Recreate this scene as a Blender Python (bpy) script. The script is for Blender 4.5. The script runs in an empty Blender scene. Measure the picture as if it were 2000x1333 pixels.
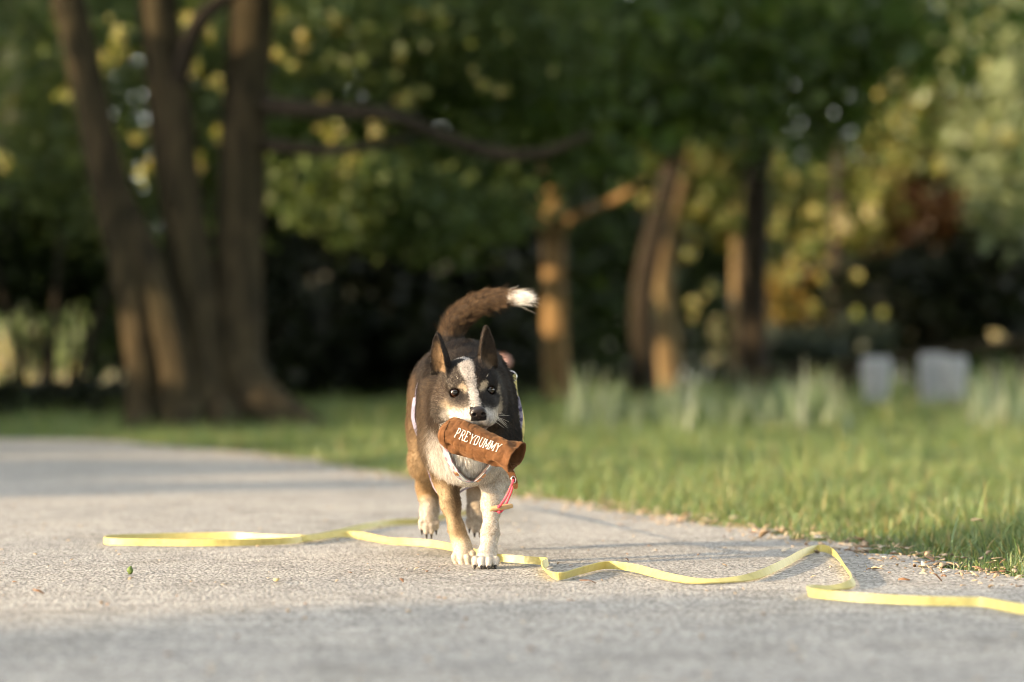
import bpy, math
import numpy as np
from mathutils import Vector, Matrix

rng = np.random.default_rng(7)
scene = bpy.context.scene
col = scene.collection

# ------------------------------------------------------------------ camera
CAM_H = 0.38
FPX = 2000 * 85 / 36.0                      # 85 mm lens on a 36 mm frame
PITCH = math.atan(73.5 / FPX)
camd = bpy.data.cameras.new('camera')
camd.lens = 85; camd.sensor_width = 36; camd.clip_start = 0.05; camd.clip_end = 3000
camd.dof.use_dof = True; camd.dof.focus_distance = 4.80; camd.dof.aperture_fstop = 2.0
camd.dof.aperture_blades = 0
cam = bpy.data.objects.new('camera', camd); col.objects.link(cam)
cam.location = (0, 0, CAM_H); cam.rotation_euler = (math.pi / 2 + PITCH, 0, 0)
scene.camera = cam

# ------------------------------------------------------------------ sun and sky
SUN_EL = math.radians(13.0)
SUN_AZ = math.radians(22.0)                 # sun stands to the left, a little behind the camera
S = np.array([-math.cos(SUN_EL) * math.cos(SUN_AZ), -math.cos(SUN_EL) * math.sin(SUN_AZ), math.sin(SUN_EL)])
sund = bpy.data.lights.new('sun', 'SUN'); sund.energy = 1.75; sund.angle = math.radians(0.53)
sund.color = (1.0, 0.72, 0.42)
sun = bpy.data.objects.new('sun', sund); col.objects.link(sun)
sun.rotation_euler = Vector(S).to_track_quat('Z', 'Y').to_euler()
world = bpy.data.worlds.new('World'); scene.world = world; world.use_nodes = True
wn = world.node_tree.nodes; wl = world.node_tree.links
bgn = wn['Background']
sky = wn.new('ShaderNodeTexSky'); sky.sky_type = 'NISHITA'; sky.sun_disc = False
sky.sun_elevation = SUN_EL
sky.sun_rotation = math.atan2(S[0], S[1])
sky.air_density = 1.0; sky.dust_density = 2.0
hs = wn.new('ShaderNodeHueSaturation'); hs.inputs['Saturation'].default_value = 0.35
wl.new(sky.outputs[0], hs.inputs['Color'])
wb = wn.new('ShaderNodeMix'); wb.data_type = 'RGBA'; wb.blend_type = 'MULTIPLY'; wb.inputs[0].default_value = 1.0; wb.inputs[7].default_value = (1.015, 0.985, 0.94, 1)   # the photograph's warm white balance
wl.new(hs.outputs[0], wb.inputs[6]); wl.new(wb.outputs[2], bgn.inputs['Color'])
bgn.inputs['Strength'].default_value = 0.15
scene.view_settings.view_transform = 'Standard'; scene.view_settings.look = 'None'
scene.view_settings.gamma = 1.0
scene.view_settings.exposure = 2.6
scene.render.engine = 'CYCLES'
scene.cycles.use_denoising = True
scene.cycles.filter_width = 1.0
scene.cycles.max_bounces = 6; scene.cycles.diffuse_bounces = 3; scene.cycles.glossy_bounces = 2
scene.cycles.transmission_bounces = 3; scene.cycles.transparent_max_bounces = 4
scene.cycles.sample_clamp_indirect = 4.0
scene.cycles.caustics_reflective = False; scene.cycles.caustics_refractive = False

# ------------------------------------------------------------------ helpers
cp, sp = math.cos(PITCH), math.sin(PITCH)
def P(u, v, Y):
    """the point at depth Y that the photograph shows at (u, v)"""
    a = (u - 1000) / FPX; b = -(v - 666.5) / FPX
    d = np.array([a, cp - b * sp, sp + b * cp]); d = d * (Y / d[1])
    return np.array([d[0], d[1], CAM_H + d[2]])
def G(u, v, z=0.0):
    """the point on the ground (height z) at (u, v)"""
    a = (u - 1000) / FPX; b = -(v - 666.5) / FPX
    d = np.array([a, cp - b * sp, sp + b * cp]); t = (z - CAM_H) / d[2]
    return np.array([d[0] * t, d[1] * t, z])
def smooth(a, b, x):
    t = np.clip((x - a) / (b - a), 0, 1); return t * t * (3 - 2 * t)
def tag(o, label=None, cat=None, group=None, kind=None):
    if label: o['label'] = label
    if cat: o['category'] = cat
    if group: o['group'] = group
    if kind: o['kind'] = kind
    return o
def empty(name, loc):
    o = bpy.data.objects.new(name, None); col.objects.link(o); o.location = loc; o.empty_display_size = 0.1
    return o
def link(name, me, mat=None, parent=None):
    o = bpy.data.objects.new(name, me); col.objects.link(o)
    if mat is not None and len(me.materials) == 0: me.materials.append(mat)
    if parent is not None:
        o.parent = parent; o.matrix_parent_inverse = Matrix.Translation(-parent.location)
    return o
def mesh_np(name, V, F, smooth_shade=True):
    """V (n,3); F (m,3) or (m,4) index array, or a list of polygons"""
    me = bpy.data.meshes.new(name); V = np.asarray(V, np.float32)
    if isinstance(F, np.ndarray):
        m, k = F.shape
        me.vertices.add(len(V)); me.vertices.foreach_set('co', V.ravel())
        me.loops.add(m * k); me.loops.foreach_set('vertex_index', F.astype(np.int32).ravel())
        me.polygons.add(m)
        me.polygons.foreach_set('loop_start', np.arange(m, dtype=np.int32) * k)
        me.polygons.foreach_set('loop_total', np.full(m, k, np.int32))
        me.update(calc_edges=True)
    else:
        me.from_pydata(V.tolist(), [], [list(map(int, f)) for f in F]); me.update()
    if smooth_shade: me.polygons.foreach_set('use_smooth', np.ones(len(me.polygons), bool))
    return me
def color_attr(me, C, domain='POINT'):
    C = np.asarray(C, np.float32)
    a = me.attributes.new('col', 'FLOAT_COLOR', domain)
    a.data.foreach_set('color', np.hstack([C, np.ones((len(C), 1), np.float32)]).ravel())
def unit(v):
    v = np.asarray(v, float); return v / (np.linalg.norm(v, axis=-1, keepdims=True) + 1e-12)
def spline(pts, n):
    """Catmull-Rom through pts (rows of any width), n samples"""
    p = np.asarray(pts, float); p = np.vstack([2 * p[0] - p[1], p, 2 * p[-1] - p[-2]])
    t = np.linspace(0, len(p) - 3 - 1e-6, n); i = t.astype(int); f = (t - i)[:, None]
    a, b, c, d = p[i], p[i + 1], p[i + 2], p[i + 3]
    return 0.5 * (2 * b + (c - a) * f + (2 * a - 5 * b + 4 * c - d) * f ** 2 + (3 * b - a - 3 * c + d) * f ** 3)
def tube(path, rad, sides=8, cap=True, flute=None):
    """swept round tube; flute(t, ang) multiplies the radius"""
    path = np.asarray(path, float); n = len(path); rad = np.broadcast_to(rad, (n,))
    T = unit(np.gradient(path, axis=0)); ref = np.array([0.31, 0.2, 0.93]) if abs(T[0][2]) < .8 else np.array([1., 0.1, 0])
    Nn = unit(ref - T * (T @ ref)[:, None]); B = np.cross(T, Nn)
    ang = np.arange(sides) / sides * 2 * np.pi
    R = np.ones((n, sides)) if flute is None else flute(np.linspace(0, 1, n)[:, None], ang[None, :])
    V = path[:, None, :] + (rad[:, None] * R)[..., None] * (np.cos(ang)[None, :, None] * Nn[:, None, :] + np.sin(ang)[None, :, None] * B[:, None, :])
    V = V.reshape(-1, 3); F = []
    for i in range(n - 1):
        for j in range(sides):
            k = (j + 1) % sides; F.append((i * sides + j, i * sides + k, (i + 1) * sides + k, (i + 1) * sides + j))
    if cap:
        F.append(tuple(range(sides))[::-1]); F.append(tuple((n - 1) * sides + j for j in range(sides)))
    return V, F
def join(parts):
    V = []; F = []; o = 0
    for v, f in parts:
        V.append(np.asarray(v, float)); F += [tuple(i + o for i in q) for q in f]; o += len(v)
    return np.vstack(V), F
def box(c, s, R=None):
    c = np.asarray(c, float); s = np.asarray(s, float) / 2
    V = np.array([[x, y, z] for x in (-1, 1) for y in (-1, 1) for z in (-1, 1)]) * s
    if R is not None: V = V @ np.asarray(R).T
    return V + c, [(0, 1, 3, 2), (4, 6, 7, 5), (0, 4, 5, 1), (2, 3, 7, 6), (0, 2, 6, 4), (1, 5, 7, 3)]
def sphere(r, nu=24, nv=14):
    V = [(0, 0, r)]; F = []
    for i in range(1, nv):
        for j in range(nu):
            a = math.pi * i / nv; b = 2 * math.pi * j / nu; V.append((r * math.sin(a) * math.cos(b), r * math.sin(a) * math.sin(b), r * math.cos(a)))
    V.append((0, 0, -r)); n = len(V) - 1
    for j in range(nu): F.append((0, 1 + j, 1 + (j + 1) % nu)); F.append((n, n - nu + (j + 1) % nu, n - nu + j))
    for i in range(nv - 2):
        for j in range(nu):
            a = 1 + i * nu + j; b = 1 + i * nu + (j + 1) % nu; F.append((a, a + nu, b + nu, b))
    return np.array(V), F
def vnoise(p, seed=0):
    """cheap smooth value noise on rows of 3-vectors, -1..1"""
    p = np.asarray(p, float); i = np.floor(p).astype(np.int64); f = p - i; f = f * f * (3 - 2 * f)
    def h(ix, iy, iz):
        n = (ix * 374761393 + iy * 668265263 + iz * 2147483647 + seed * 974711) & 0xffffffff
        n = ((n ^ (n >> 13)) * 1274126177) & 0xffffffff
        return ((n ^ (n >> 16)) & 0xffff) / 32767.5 - 1
    r = 0
    for dx in (0, 1):
        for dy in (0, 1):
            for dz in (0, 1):
                w = (f[:, 0] if dx else 1 - f[:, 0]) * (f[:, 1] if dy else 1 - f[:, 1]) * (f[:, 2] if dz else 1 - f[:, 2])
                r = r + w * h(i[:, 0] + dx, i[:, 1] + dy, i[:, 2] + dz)
    return r

# ------------------------------------------------------------------ materials
class NT:
    def __init__(s, name):
        s.m = bpy.data.materials.new(name); s.m.use_nodes = True
        s.n = s.m.node_tree.nodes; s.l = s.m.node_tree.links; s.b = s.n['Principled BSDF']
        s.out = s.n['Material Output']
    def add(s, t, **kw):
        q = s.n.new(t)
        for k, v in kw.items():
            if hasattr(q, k): setattr(q, k, v)
            else: q.inputs[k.replace('_', ' ')].default_value = v
        return q
    def ramp(s, fac, stops):
        r = s.n.new('ShaderNodeValToRGB'); e = r.color_ramp.elements
        while len(e) < len(stops): e.new(0.5)
        for q, (p, c) in zip(e, stops): q.position = p; q.color = (*c, 1) if len(c) == 3 else c
        s.l.new(fac, r.inputs[0]); return r.outputs[0]
    def mix(s, fac, a, b, blend='MIX'):
        q = s.n.new('ShaderNodeMix'); q.data_type = 'RGBA'; q.blend_type = blend
        for sock, v in ((q.inputs[0], fac), (q.inputs[6], a), (q.inputs[7], b)):
            if hasattr(v, 'is_linked'): s.l.new(v, sock)
            elif isinstance(v, (int, float)): sock.default_value = v
            else: sock.default_value = (*v, 1)
        return q.outputs[2]
    def bump(s, h, strength, dist):
        b = s.n.new('ShaderNodeBump'); b.inputs['Strength'].default_value = strength; b.inputs['Distance'].default_value = dist
        s.l.new(h, b.inputs['Height']); s.l.new(b.outputs[0], s.b.inputs['Normal']); return b
    def coord(s, kind='Object', scale=None):
        c = s.n.new('ShaderNodeTexCoord').outputs[kind]
        if scale is not None:
            mp = s.n.new('ShaderNodeMapping'); mp.inputs['Scale'].default_value = scale; s.l.new(c, mp.inputs[0]); c = mp.outputs[0]
        return c
    def noise(s, vec, scale, detail=4, rough=0.6):
        q = s.n.new('ShaderNodeTexNoise'); q.inputs['Scale'].default_value = scale; q.inputs['Detail'].default_value = detail
        q.inputs['Roughness'].default_value = rough; s.l.new(vec, q.inputs['Vector']); return q
    def attr(s, name='col'):
        q = s.n.new('ShaderNodeAttribute'); q.attribute_name = name; return q.outputs['Color']
def plain(name, c, rough=0.5, metal=0.0, spec=0.5, coat=0.0):
    t = NT(name); t.b.inputs['Base Color'].default_value = (*c, 1); t.b.inputs['Roughness'].default_value = rough
    t.b.inputs['Metallic'].default_value = metal; t.b.inputs['Specular IOR Level'].default_value = spec
    t.b.inputs['Coat Weight'].default_value = coat
    return t.m
def leafmat(name, trans=0.4, rough=0.5, spec=0.35):
    t = NT(name); c = t.attr()
    t.l.new(c, t.b.inputs['Base Color']); t.b.inputs['Roughness'].default_value = rough; t.b.inputs['Specular IOR Level'].default_value = spec
    tr = t.n.new('ShaderNodeBsdfTranslucent')
    tc = t.mix(1.0, c, (1.15, 1.1, 0.55), 'MULTIPLY'); t.l.new(tc, tr.inputs['Color'])
    mx = t.n.new('ShaderNodeMixShader'); mx.inputs[0].default_value = trans
    t.l.new(t.b.outputs[0], mx.inputs[1]); t.l.new(tr.outputs[0], mx.inputs[2]); t.l.new(mx.outputs[0], t.out.inputs['Surface'])
    return t.m

def mat_path():
    t = NT('pale_worn_asphalt'); c = t.coord()
    vo = t.add('ShaderNodeTexVoronoi', feature='F1'); vo.inputs['Scale'].default_value = 150; t.l.new(c, vo.inputs['Vector'])
    n1 = t.noise(c, 420, 3); n2 = t.noise(c, 1.3, 4); n3 = t.noise(c, 14, 4)
    stone = t.ramp(vo.outputs['Color'], [(0.0, (0.33, 0.325, 0.315)), (0.5, (0.48, 0.47, 0.45)), (0.85, (0.57, 0.55, 0.515)), (1.0, (0.72, 0.70, 0.66))])
    edge = t.ramp(vo.outputs['Distance'], [(0.35, (1, 1, 1)), (0.75, (0.42, 0.41, 0.40))])
    a = t.mix(1.0, stone, edge, 'MULTIPLY')
    n5 = t.noise(c, 3.7, 5, 0.7)
    stain = t.ramp(n5.outputs['Fac'], [(0.34, (0.80, 0.79, 0.77)), (0.48, (1, 1, 1)), (0.64, (1, 1, 1)), (0.76, (1.10, 1.07, 1.02))])
    a = t.mix(1.0, a, stain, 'MULTIPLY')
    big = t.ramp(n2.outputs['Fac'], [(0.3, (0.88, 0.885, 0.89)), (0.7, (1.1, 1.08, 1.05))])
    a = t.mix(1.0, a, big, 'MULTIPLY')
    mid = t.ramp(n3.outputs['Fac'], [(0.3, (0.80, 0.80, 0.80)), (0.7, (1.14, 1.13, 1.11))])
    a = t.mix(1.0, a, mid, 'MULTIPLY')
    t.l.new(a, t.b.inputs['Base Color']); t.b.inputs['Roughness'].default_value = 0.85; t.b.inputs['Specular IOR Level'].default_value = 0.25
    hh = t.n.new('ShaderNodeMath'); hh.operation = 'MULTIPLY_ADD'; hh.inputs[1].default_value = -1.0
    t.l.new(vo.outputs['Distance'], hh.inputs[0])
    m3 = t.n.new('ShaderNodeMath'); m3.operation = 'MULTIPLY'; m3.inputs[1].default_value = 0.35
    t.l.new(n1.outputs['Fac'], m3.inputs[0]); t.l.new(m3.outputs[0], hh.inputs[2])
    t.bump(hh.outputs[0], 0.75, 0.0035)
    return t.m
def mat_ground():
    t = NT('earth_under_grass'); c = t.coord()
    n1 = t.noise(c, 9, 6); n2 = t.noise(c, 0.5, 3)
    a = t.ramp(n1.outputs['Fac'], [(0.3, (0.035, 0.045, 0.016)), (0.6, (0.07, 0.085, 0.03)), (0.8, (0.12, 0.10, 0.05))])
    b = t.ramp(n2.outputs['Fac'], [(0.35, (0.8, 0.85, 0.8)), (0.65, (1.2, 1.15, 1.0))])
    t.l.new(t.mix(1.0, a, b, 'MULTIPLY'), t.b.inputs['Base Color']); t.b.inputs['Roughness'].default_value = 0.95
    t.bump(n1.outputs['Fac'], 0.6, 0.02); return t.m
def mat_bark(name, dark, light, sc=6.0):
    t = NT(name); c = t.coord('Object', (sc, sc, sc * 0.22))
    n1 = t.noise(c, 2.2, 6, 0.65); n2 = t.noise(t.coord('Object'), 1.1, 3)
    a = t.ramp(n1.outputs['Fac'], [(0.3, dark), (0.7, light)])
    b = t.ramp(n2.outputs['Fac'], [(0.35, (0.8, 0.85, 0.75)), (0.7, (1.15, 1.1, 1.05))])
    t.l.new(t.mix(1.0, a, b, 'MULTIPLY'), t.b.inputs['Base Color']); t.b.inputs['Roughness'].default_value = 0.9
    t.b.inputs['Specular IOR Level'].default_value = 0.2
    t.bump(n1.outputs['Fac'], 0.9, 0.03); return t.m
M_PATH = mat_path(); M_GROUND = mat_ground()
M_BARK = mat_bark('brown_bark', (0.009, 0.008, 0.005), (0.075, 0.058, 0.033))
M_BARKD = mat_bark('dark_bark', (0.014, 0.011, 0.008), (0.045, 0.036, 0.027))
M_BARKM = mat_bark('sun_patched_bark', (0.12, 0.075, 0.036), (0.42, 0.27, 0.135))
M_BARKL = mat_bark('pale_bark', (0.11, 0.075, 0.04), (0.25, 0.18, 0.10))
M_LEAF = leafmat('tree_leaves'); M_GRASS = leafmat('grass_blades', 0.35, 0.45, 0.4)

# ================================================================== the setting
def sheet(name, V, F, mat):
    o = link(name, mesh_np(name, V, F, False), mat); tag(o, kind='structure'); return o
g = np.linspace(-1, 1, 81); g = np.sign(g) * np.abs(g) ** 2.2 * 900
gx, gy = np.meshgrid(g, g + 12)
gz = np.zeros_like(gx) - 0.012
GV = np.stack([gx, gy, gz], -1).reshape(-1, 3); n_ = len(g)
GF = np.array([(i * n_ + j, i * n_ + j + 1, (i + 1) * n_ + j + 1, (i + 1) * n_ + j) for i in range(n_ - 1) for j in range(n_ - 1)])
tag(sheet('ground', GV, GF, M_GROUND), 'dark green earth and turf under the park trees')

EDGE_R = spline([(4.2, -6), (2.35, -0.5), (1.5, 2.6), G(2000, 1130)[:2], G(1500, 1040)[:2], G(1000, 966)[:2], G(550, 892)[:2], G(300, 870)[:2], G(140, 859)[:2], (-5.5, 16.3), (-10, 17.6), (-22, 19)], 240)
EDGE_L = spline([(-1.2, -7), (-2.0, -1), (-2.6, 2.5), (-3.3, 5), (-4.2, 7.5), (-5.6, 9.8), (-7.6, 11.6), (-10, 13), (-14, 14), (-24, 15)], 240)
e_s = np.arange(240) * 0.35
er = EDGE_R + np.stack([0.035 * np.sin(e_s * 2.3) + 0.03 * np.sin(e_s * 5.1 + 1), 0 * e_s], -1)
PV = np.vstack([np.c_[er, np.zeros(240)], np.c_[EDGE_L, np.zeros(240)]])
# densify across
rows = 12; PVs = []
for k in range(rows + 1): PVs.append(np.c_[er * (1 - k / rows) + EDGE_L * (k / rows), np.full(240, 0.0)])
PV = np.vstack(PVs); PF = np.array([(k * 240 + i, k * 240 + i + 1, (k + 1) * 240 + i + 1, (k + 1) * 240 + i) for k in range(rows) for i in range(239)])
tag(sheet('path', PV, PF, M_PATH), 'pale grey asphalt park path curving away to the left')
def edge_x(Y):
    """x of the path's right edge at depth Y (valid up to where it bends off left)"""
    return np.interp(Y, er[:, 1], er[:, 0])

# ------------------------------------------------------------------ leaves
SUN_HOLES = []        # (point, radius): the canopy between that point and the sun is open
def sunlit(p, r): SUN_HOLES.append((np.asarray(p, float), r))
def open_to_sun(C, size=0.0):
    keep = np.ones(len(C), bool)
    for p, r in SUN_HOLES:
        v = C - p; t = v @ S; d2 = (v * v).sum(1) - t * t
        keep &= ~((t > 0.3) & (d2 < (r + 0.006 * np.clip(t, 0, 30) + 0.42 * size) ** 2))
    return keep
PAL = {
    'mid':   [(0.065, 0.115, 0.025), (0.105, 0.155, 0.038), (0.075, 0.125, 0.045)],
    'deep':  [(0.030, 0.048, 0.014), (0.048, 0.070, 0.022), (0.036, 0.055, 0.022)],
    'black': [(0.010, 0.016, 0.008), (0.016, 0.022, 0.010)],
    'pale':  [(0.15, 0.20, 0.075), (0.20, 0.25, 0.095), (0.14, 0.195, 0.095)],
    'yellow': [(0.12, 0.135, 0.035), (0.095, 0.125, 0.03), (0.15, 0.135, 0.035)],
    'gold':  [(0.24, 0.175, 0.035), (0.17, 0.16, 0.04), (0.26, 0.15, 0.03)],
    'red':   [(0.085, 0.038, 0.020), (0.10, 0.052, 0.024), (0.07, 0.042, 0.02)],
    'blue':  [(0.05, 0.07, 0.055), (0.06, 0.08, 0.06), (0.045, 0.06, 0.05)],
}
PAL['sun_glint'] = [(0.40, 0.41, 0.15), (0.34, 0.38, 0.14), (0.48, 0.42, 0.17), (0.52, 0.48, 0.26)]  # bright leaf colours that paint sun glints into the foliage
PAL['pale_glint'] = [(0.62, 0.56, 0.40), (0.58, 0.52, 0.36)]  # pale leaf colours standing in for bright sky gaps and glints
def spray(spots, r_, n, seed):
    q = np.random.default_rng(seed); return np.vstack([P(u, v, Y) + q.normal(size=(n, 3)) * r_ for u, v, Y in spots])
def leaf_mesh(name, C, size, palette, flat=0.5, seed=0):
    r = np.random.default_rng(seed + 1000); n = len(C)
    nz = unit(r.normal(size=(n, 3)) * np.array([1, 1, 1]) + np.array([0, 0, flat * 1.5]))
    a = unit(np.cross(nz, r.normal(size=(n, 3)))); b = np.cross(nz, a)
    s = size * r.uniform(0.6, 1.35, n)[:, None]
    w = s * r.uniform(0.3, 0.45, n)[:, None]
    fold = nz * w * 0.5
    V = np.stack([C - a * s * 0.5, C + b * w - a * s * 0.05 + fold, C + a * s * 0.5 - fold * 0.4, C - b * w - a * s * 0.05 + fold], 1).reshape(-1, 3)
    i = np.arange(n)[:, None] * 4
    F = np.vstack([i + np.array([[0, 1, 2]]), i + np.array([[0, 2, 3]])])
    me = mesh_np(name, V, F, False)
    pc = np.array(PAL[palette] if isinstance(palette, str) else palette)
    cc = pc[r.integers(0, len(pc), n)] * r.uniform(0.7, 1.3, (n, 1))
    color_attr(me, np.repeat(cc, 4, 0)); me.materials.append(M_LEAF); return me
def blob(c, rad, n, clumps, seed, spread=0.28, shell=0.55):
    """clumped leaf positions inside an ellipsoid"""
    r = np.random.default_rng(seed); c = np.asarray(c, float); rad = np.asarray(rad, float)
    d = unit(r.normal(size=(clumps, 3))); q = d * (r.uniform(0, 1, clumps) ** (1 / 3) * (1 - shell) + shell * r.uniform(0.75, 1, clumps))[:, None]
    k = r.integers(0, clumps, n)
    return c + (q[k] + r.normal(size=(n, 3)) * spread * r.uniform(0.4, 1, clumps)[k][:, None]) * rad
def out_of_view(C, near=17.5):
    """drop overhead leaves that would hang right in front of the lens"""
    return C[~((C[:, 1] < near) & (C[:, 2] < CAM_H + 0.157 * C[:, 1] + 0.5) & (np.abs(C[:, 0]) < 0.215 * C[:, 1] + 0.4))]
def P_blob(u, v, Y, ru, rv, ry, n, clumps, seed, spread=0.28, shell=0.4):
    s = Y / FPX
    return blob(P(u, v, Y), (ru * s, ry, rv * s), n, clumps, seed, spread, shell)
def trunk_mesh(name, stems, flute=0.12, seed=0, sides=18, n=36):
    parts = []
    for k, st in enumerate(stems):
        a = spline(np.array([list(p) + [w] for p, w in st]), n)
        ph = seed * 1.7 + k * 2.1
        fl = lambda t, an, ph=ph: 1 + flute * (1.2 - t) * (0.6 * np.sin(3 * an + ph + 1.3 * t) + 0.4 * np.sin(5 * an + 2 * ph - 2 * t) + 0.3 * np.sin(9 * an + ph + 4 * t)) + 0.03 * np.sin(23 * t + ph)
        parts.append(tube(a[:, :3], np.maximum(a[:, 3], 0.01), sides, True, fl))
    return mesh_np(name, *join(parts))
TREE_N = [0]
def tree(name, label, base, stems, crowns, bark, group=None, branches=(), leaf=0.16, seed=0, flat=0.5, cat='tree'):
    root = empty(name, (float(base[0]), float(base[1]), 0)); tag(root, label, cat, group)
    if stems: link('trunk', trunk_mesh('trunk', stems, seed=seed), bark, root)
    for k, br in enumerate(branches):
        a = spline(np.array([list(p) + [w] for p, w in br]), 24)
        link('branch', mesh_np('branch', *tube(a[:, :3], np.maximum(a[:, 3], 0.004), 8)), M_BARKD, root)
    for k, (C, pal, size) in enumerate(crowns):
        if pal not in ('sun_glint', 'pale_glint'): C = C[open_to_sun(C, size or leaf)]
        C = C[C[:, 2] > 0.03]
        link('crown', leaf_mesh('crown', C, size or leaf, pal, flat, seed * 31 + k), None, root)
    return root

# ------------------------------------------------------------------ where the low sun gets through
for u, v, Y, r in ((1076, 372, 31.9, .08), (1074, 402, 31.9, .10), (1030, 405, 31.4, .06), (1072, 536, 31.9, .03), (1108, 434, 31.7, .03),
                   (1078, 605, 31.9, .07), (1078, 636, 31.9, .09), (1200, 388, 31, .06),
                   (288, 628, 17.6, .05), (289, 655, 17.6, .07), (290, 700, 17.6, .05),
                   (1308, 720, 39.8, .32), (1298, 560, 39.8, .25), (1298, 510, 39.8, .2), (1440, 500, 40.9, .3), (1440, 540, 40.9, .25), (1465, 650, 33.7, .12),
                   (1540, 545, 44, 1.1), (1580, 590, 44, 1.0), (1500, 580, 44, .6), (1640, 440, 45.5, 1.1), (1580, 420, 45.5, .9), (1700, 410, 45.5, .7), (1760, 200, 44.5, 1.5), (1740, 150, 44.5, 1.4), (1790, 270, 44.5, 1.3), (1770, 330, 44.5, 1.0), (1900, 120, 43, 2.0), (1920, 250, 43, 1.2), (1330, 240, 39.5, 1.2), (1390, 330, 39.5, .8), (1350, 590, 41.5, .5), (60, 700, 48, 3.0), (150, 720, 48, 2.0), (120, 320, 27, 1.0), (60, 130, 33, 1.2)):
    sunlit(P(u, v, Y), r)
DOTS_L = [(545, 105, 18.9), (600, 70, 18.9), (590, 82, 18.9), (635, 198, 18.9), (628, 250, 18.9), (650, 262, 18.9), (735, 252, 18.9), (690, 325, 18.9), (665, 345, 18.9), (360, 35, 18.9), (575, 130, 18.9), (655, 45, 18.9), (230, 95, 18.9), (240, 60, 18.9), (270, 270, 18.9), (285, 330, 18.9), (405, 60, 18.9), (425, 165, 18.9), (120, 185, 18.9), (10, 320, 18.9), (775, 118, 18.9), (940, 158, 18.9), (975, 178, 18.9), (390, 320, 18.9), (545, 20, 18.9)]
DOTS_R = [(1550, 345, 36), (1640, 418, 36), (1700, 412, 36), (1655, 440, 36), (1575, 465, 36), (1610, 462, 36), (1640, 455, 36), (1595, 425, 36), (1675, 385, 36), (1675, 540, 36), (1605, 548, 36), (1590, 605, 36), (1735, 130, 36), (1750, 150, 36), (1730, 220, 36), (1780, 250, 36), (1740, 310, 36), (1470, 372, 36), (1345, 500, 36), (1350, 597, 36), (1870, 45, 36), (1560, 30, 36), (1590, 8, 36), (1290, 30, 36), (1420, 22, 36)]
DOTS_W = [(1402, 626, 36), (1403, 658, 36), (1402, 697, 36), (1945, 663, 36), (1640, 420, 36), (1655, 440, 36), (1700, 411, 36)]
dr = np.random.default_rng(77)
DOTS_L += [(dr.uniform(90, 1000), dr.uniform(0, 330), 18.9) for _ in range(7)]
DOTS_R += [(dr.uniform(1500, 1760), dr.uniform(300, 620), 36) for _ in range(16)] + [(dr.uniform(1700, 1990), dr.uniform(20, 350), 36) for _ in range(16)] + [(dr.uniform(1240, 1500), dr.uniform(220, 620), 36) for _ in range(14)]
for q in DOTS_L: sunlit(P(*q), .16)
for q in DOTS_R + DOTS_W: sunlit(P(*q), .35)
# the open path: sun on the dog, the path round it and the near verge
for u, v, Y, r in ((915, 840, 4.95, .50), (700, 1040, 5.3, .4), (300, 1050, 5.4, .4), (1300, 1090, 5.0, .4), (1600, 1040, 5.6, .5), (1800, 1000, 6.2, .6), (2000, 1040, 5.6, .5), (1500, 960, 8, .5), (1800, 940, 8.5, .6), (1900, 900, 10.5, .5), (1300, 930, 10, .35), (1600, 880, 12.5, .6), (1900, 860, 13.5, .7), (760, 870, 12.5, .5), (1200, 850, 15, .7), (1450, 840, 17, .8), (1750, 840, 17, .9), (1950, 830, 18, .9), (1300, 800, 22, .6), (1600, 800, 22, .6), (620, 860, 15, .4)):
    sunlit(P(u, v, Y), r)

# ------------------------------------------------------------------ trees in view
def st(*a): return [(P(u, v, Y), r) for u, v, Y, r in a]
y0 = 17.8
crown1 = [(out_of_view(blob((-1.2, 19.5, 8.3), (8.5, 8.0, 4.6), 15000, 420, 11), 22), 'mid', 0.24),
          (np.vstack([P_blob(700, 60, 20, 230, 110, 2.0, 2800, 120, 12), P_blob(930, 70, 21, 260, 120, 2.0, 3000, 130, 13), P_blob(250, 20, 19, 330, 70, 1.2, 1200, 70, 14)]), [(0.11, 0.16, 0.06), (0.15, 0.20, 0.075), (0.10, 0.15, 0.07)], 0.115),
          (np.vstack([P_blob(300, 200, 25, 300, 260, 1.5, 3000, 110, 19), P_blob(560, 150, 25, 130, 200, 1.5, 900, 40, 20)]), 'pale', 0.17),
          (np.vstack([P_blob(680, 380, 20, 150, 85, 1.2, 2000, 80, 15), P_blob(840, 420, 21, 180, 90, 1.4, 2200, 90, 16), P_blob(640, 440, 20, 110, 60, .8, 800, 40, 18)]), [(0.10, 0.15, 0.05), (0.14, 0.19, 0.065), (0.085, 0.13, 0.055)], 0.105),
          (np.vstack([P_blob(900, 270, 22, 380, 110, 1.5, 1700, 80, 17)]), 'mid', 0.16), (spray(DOTS_L, .04, 8, 5), 'sun_glint', .09)]
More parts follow.
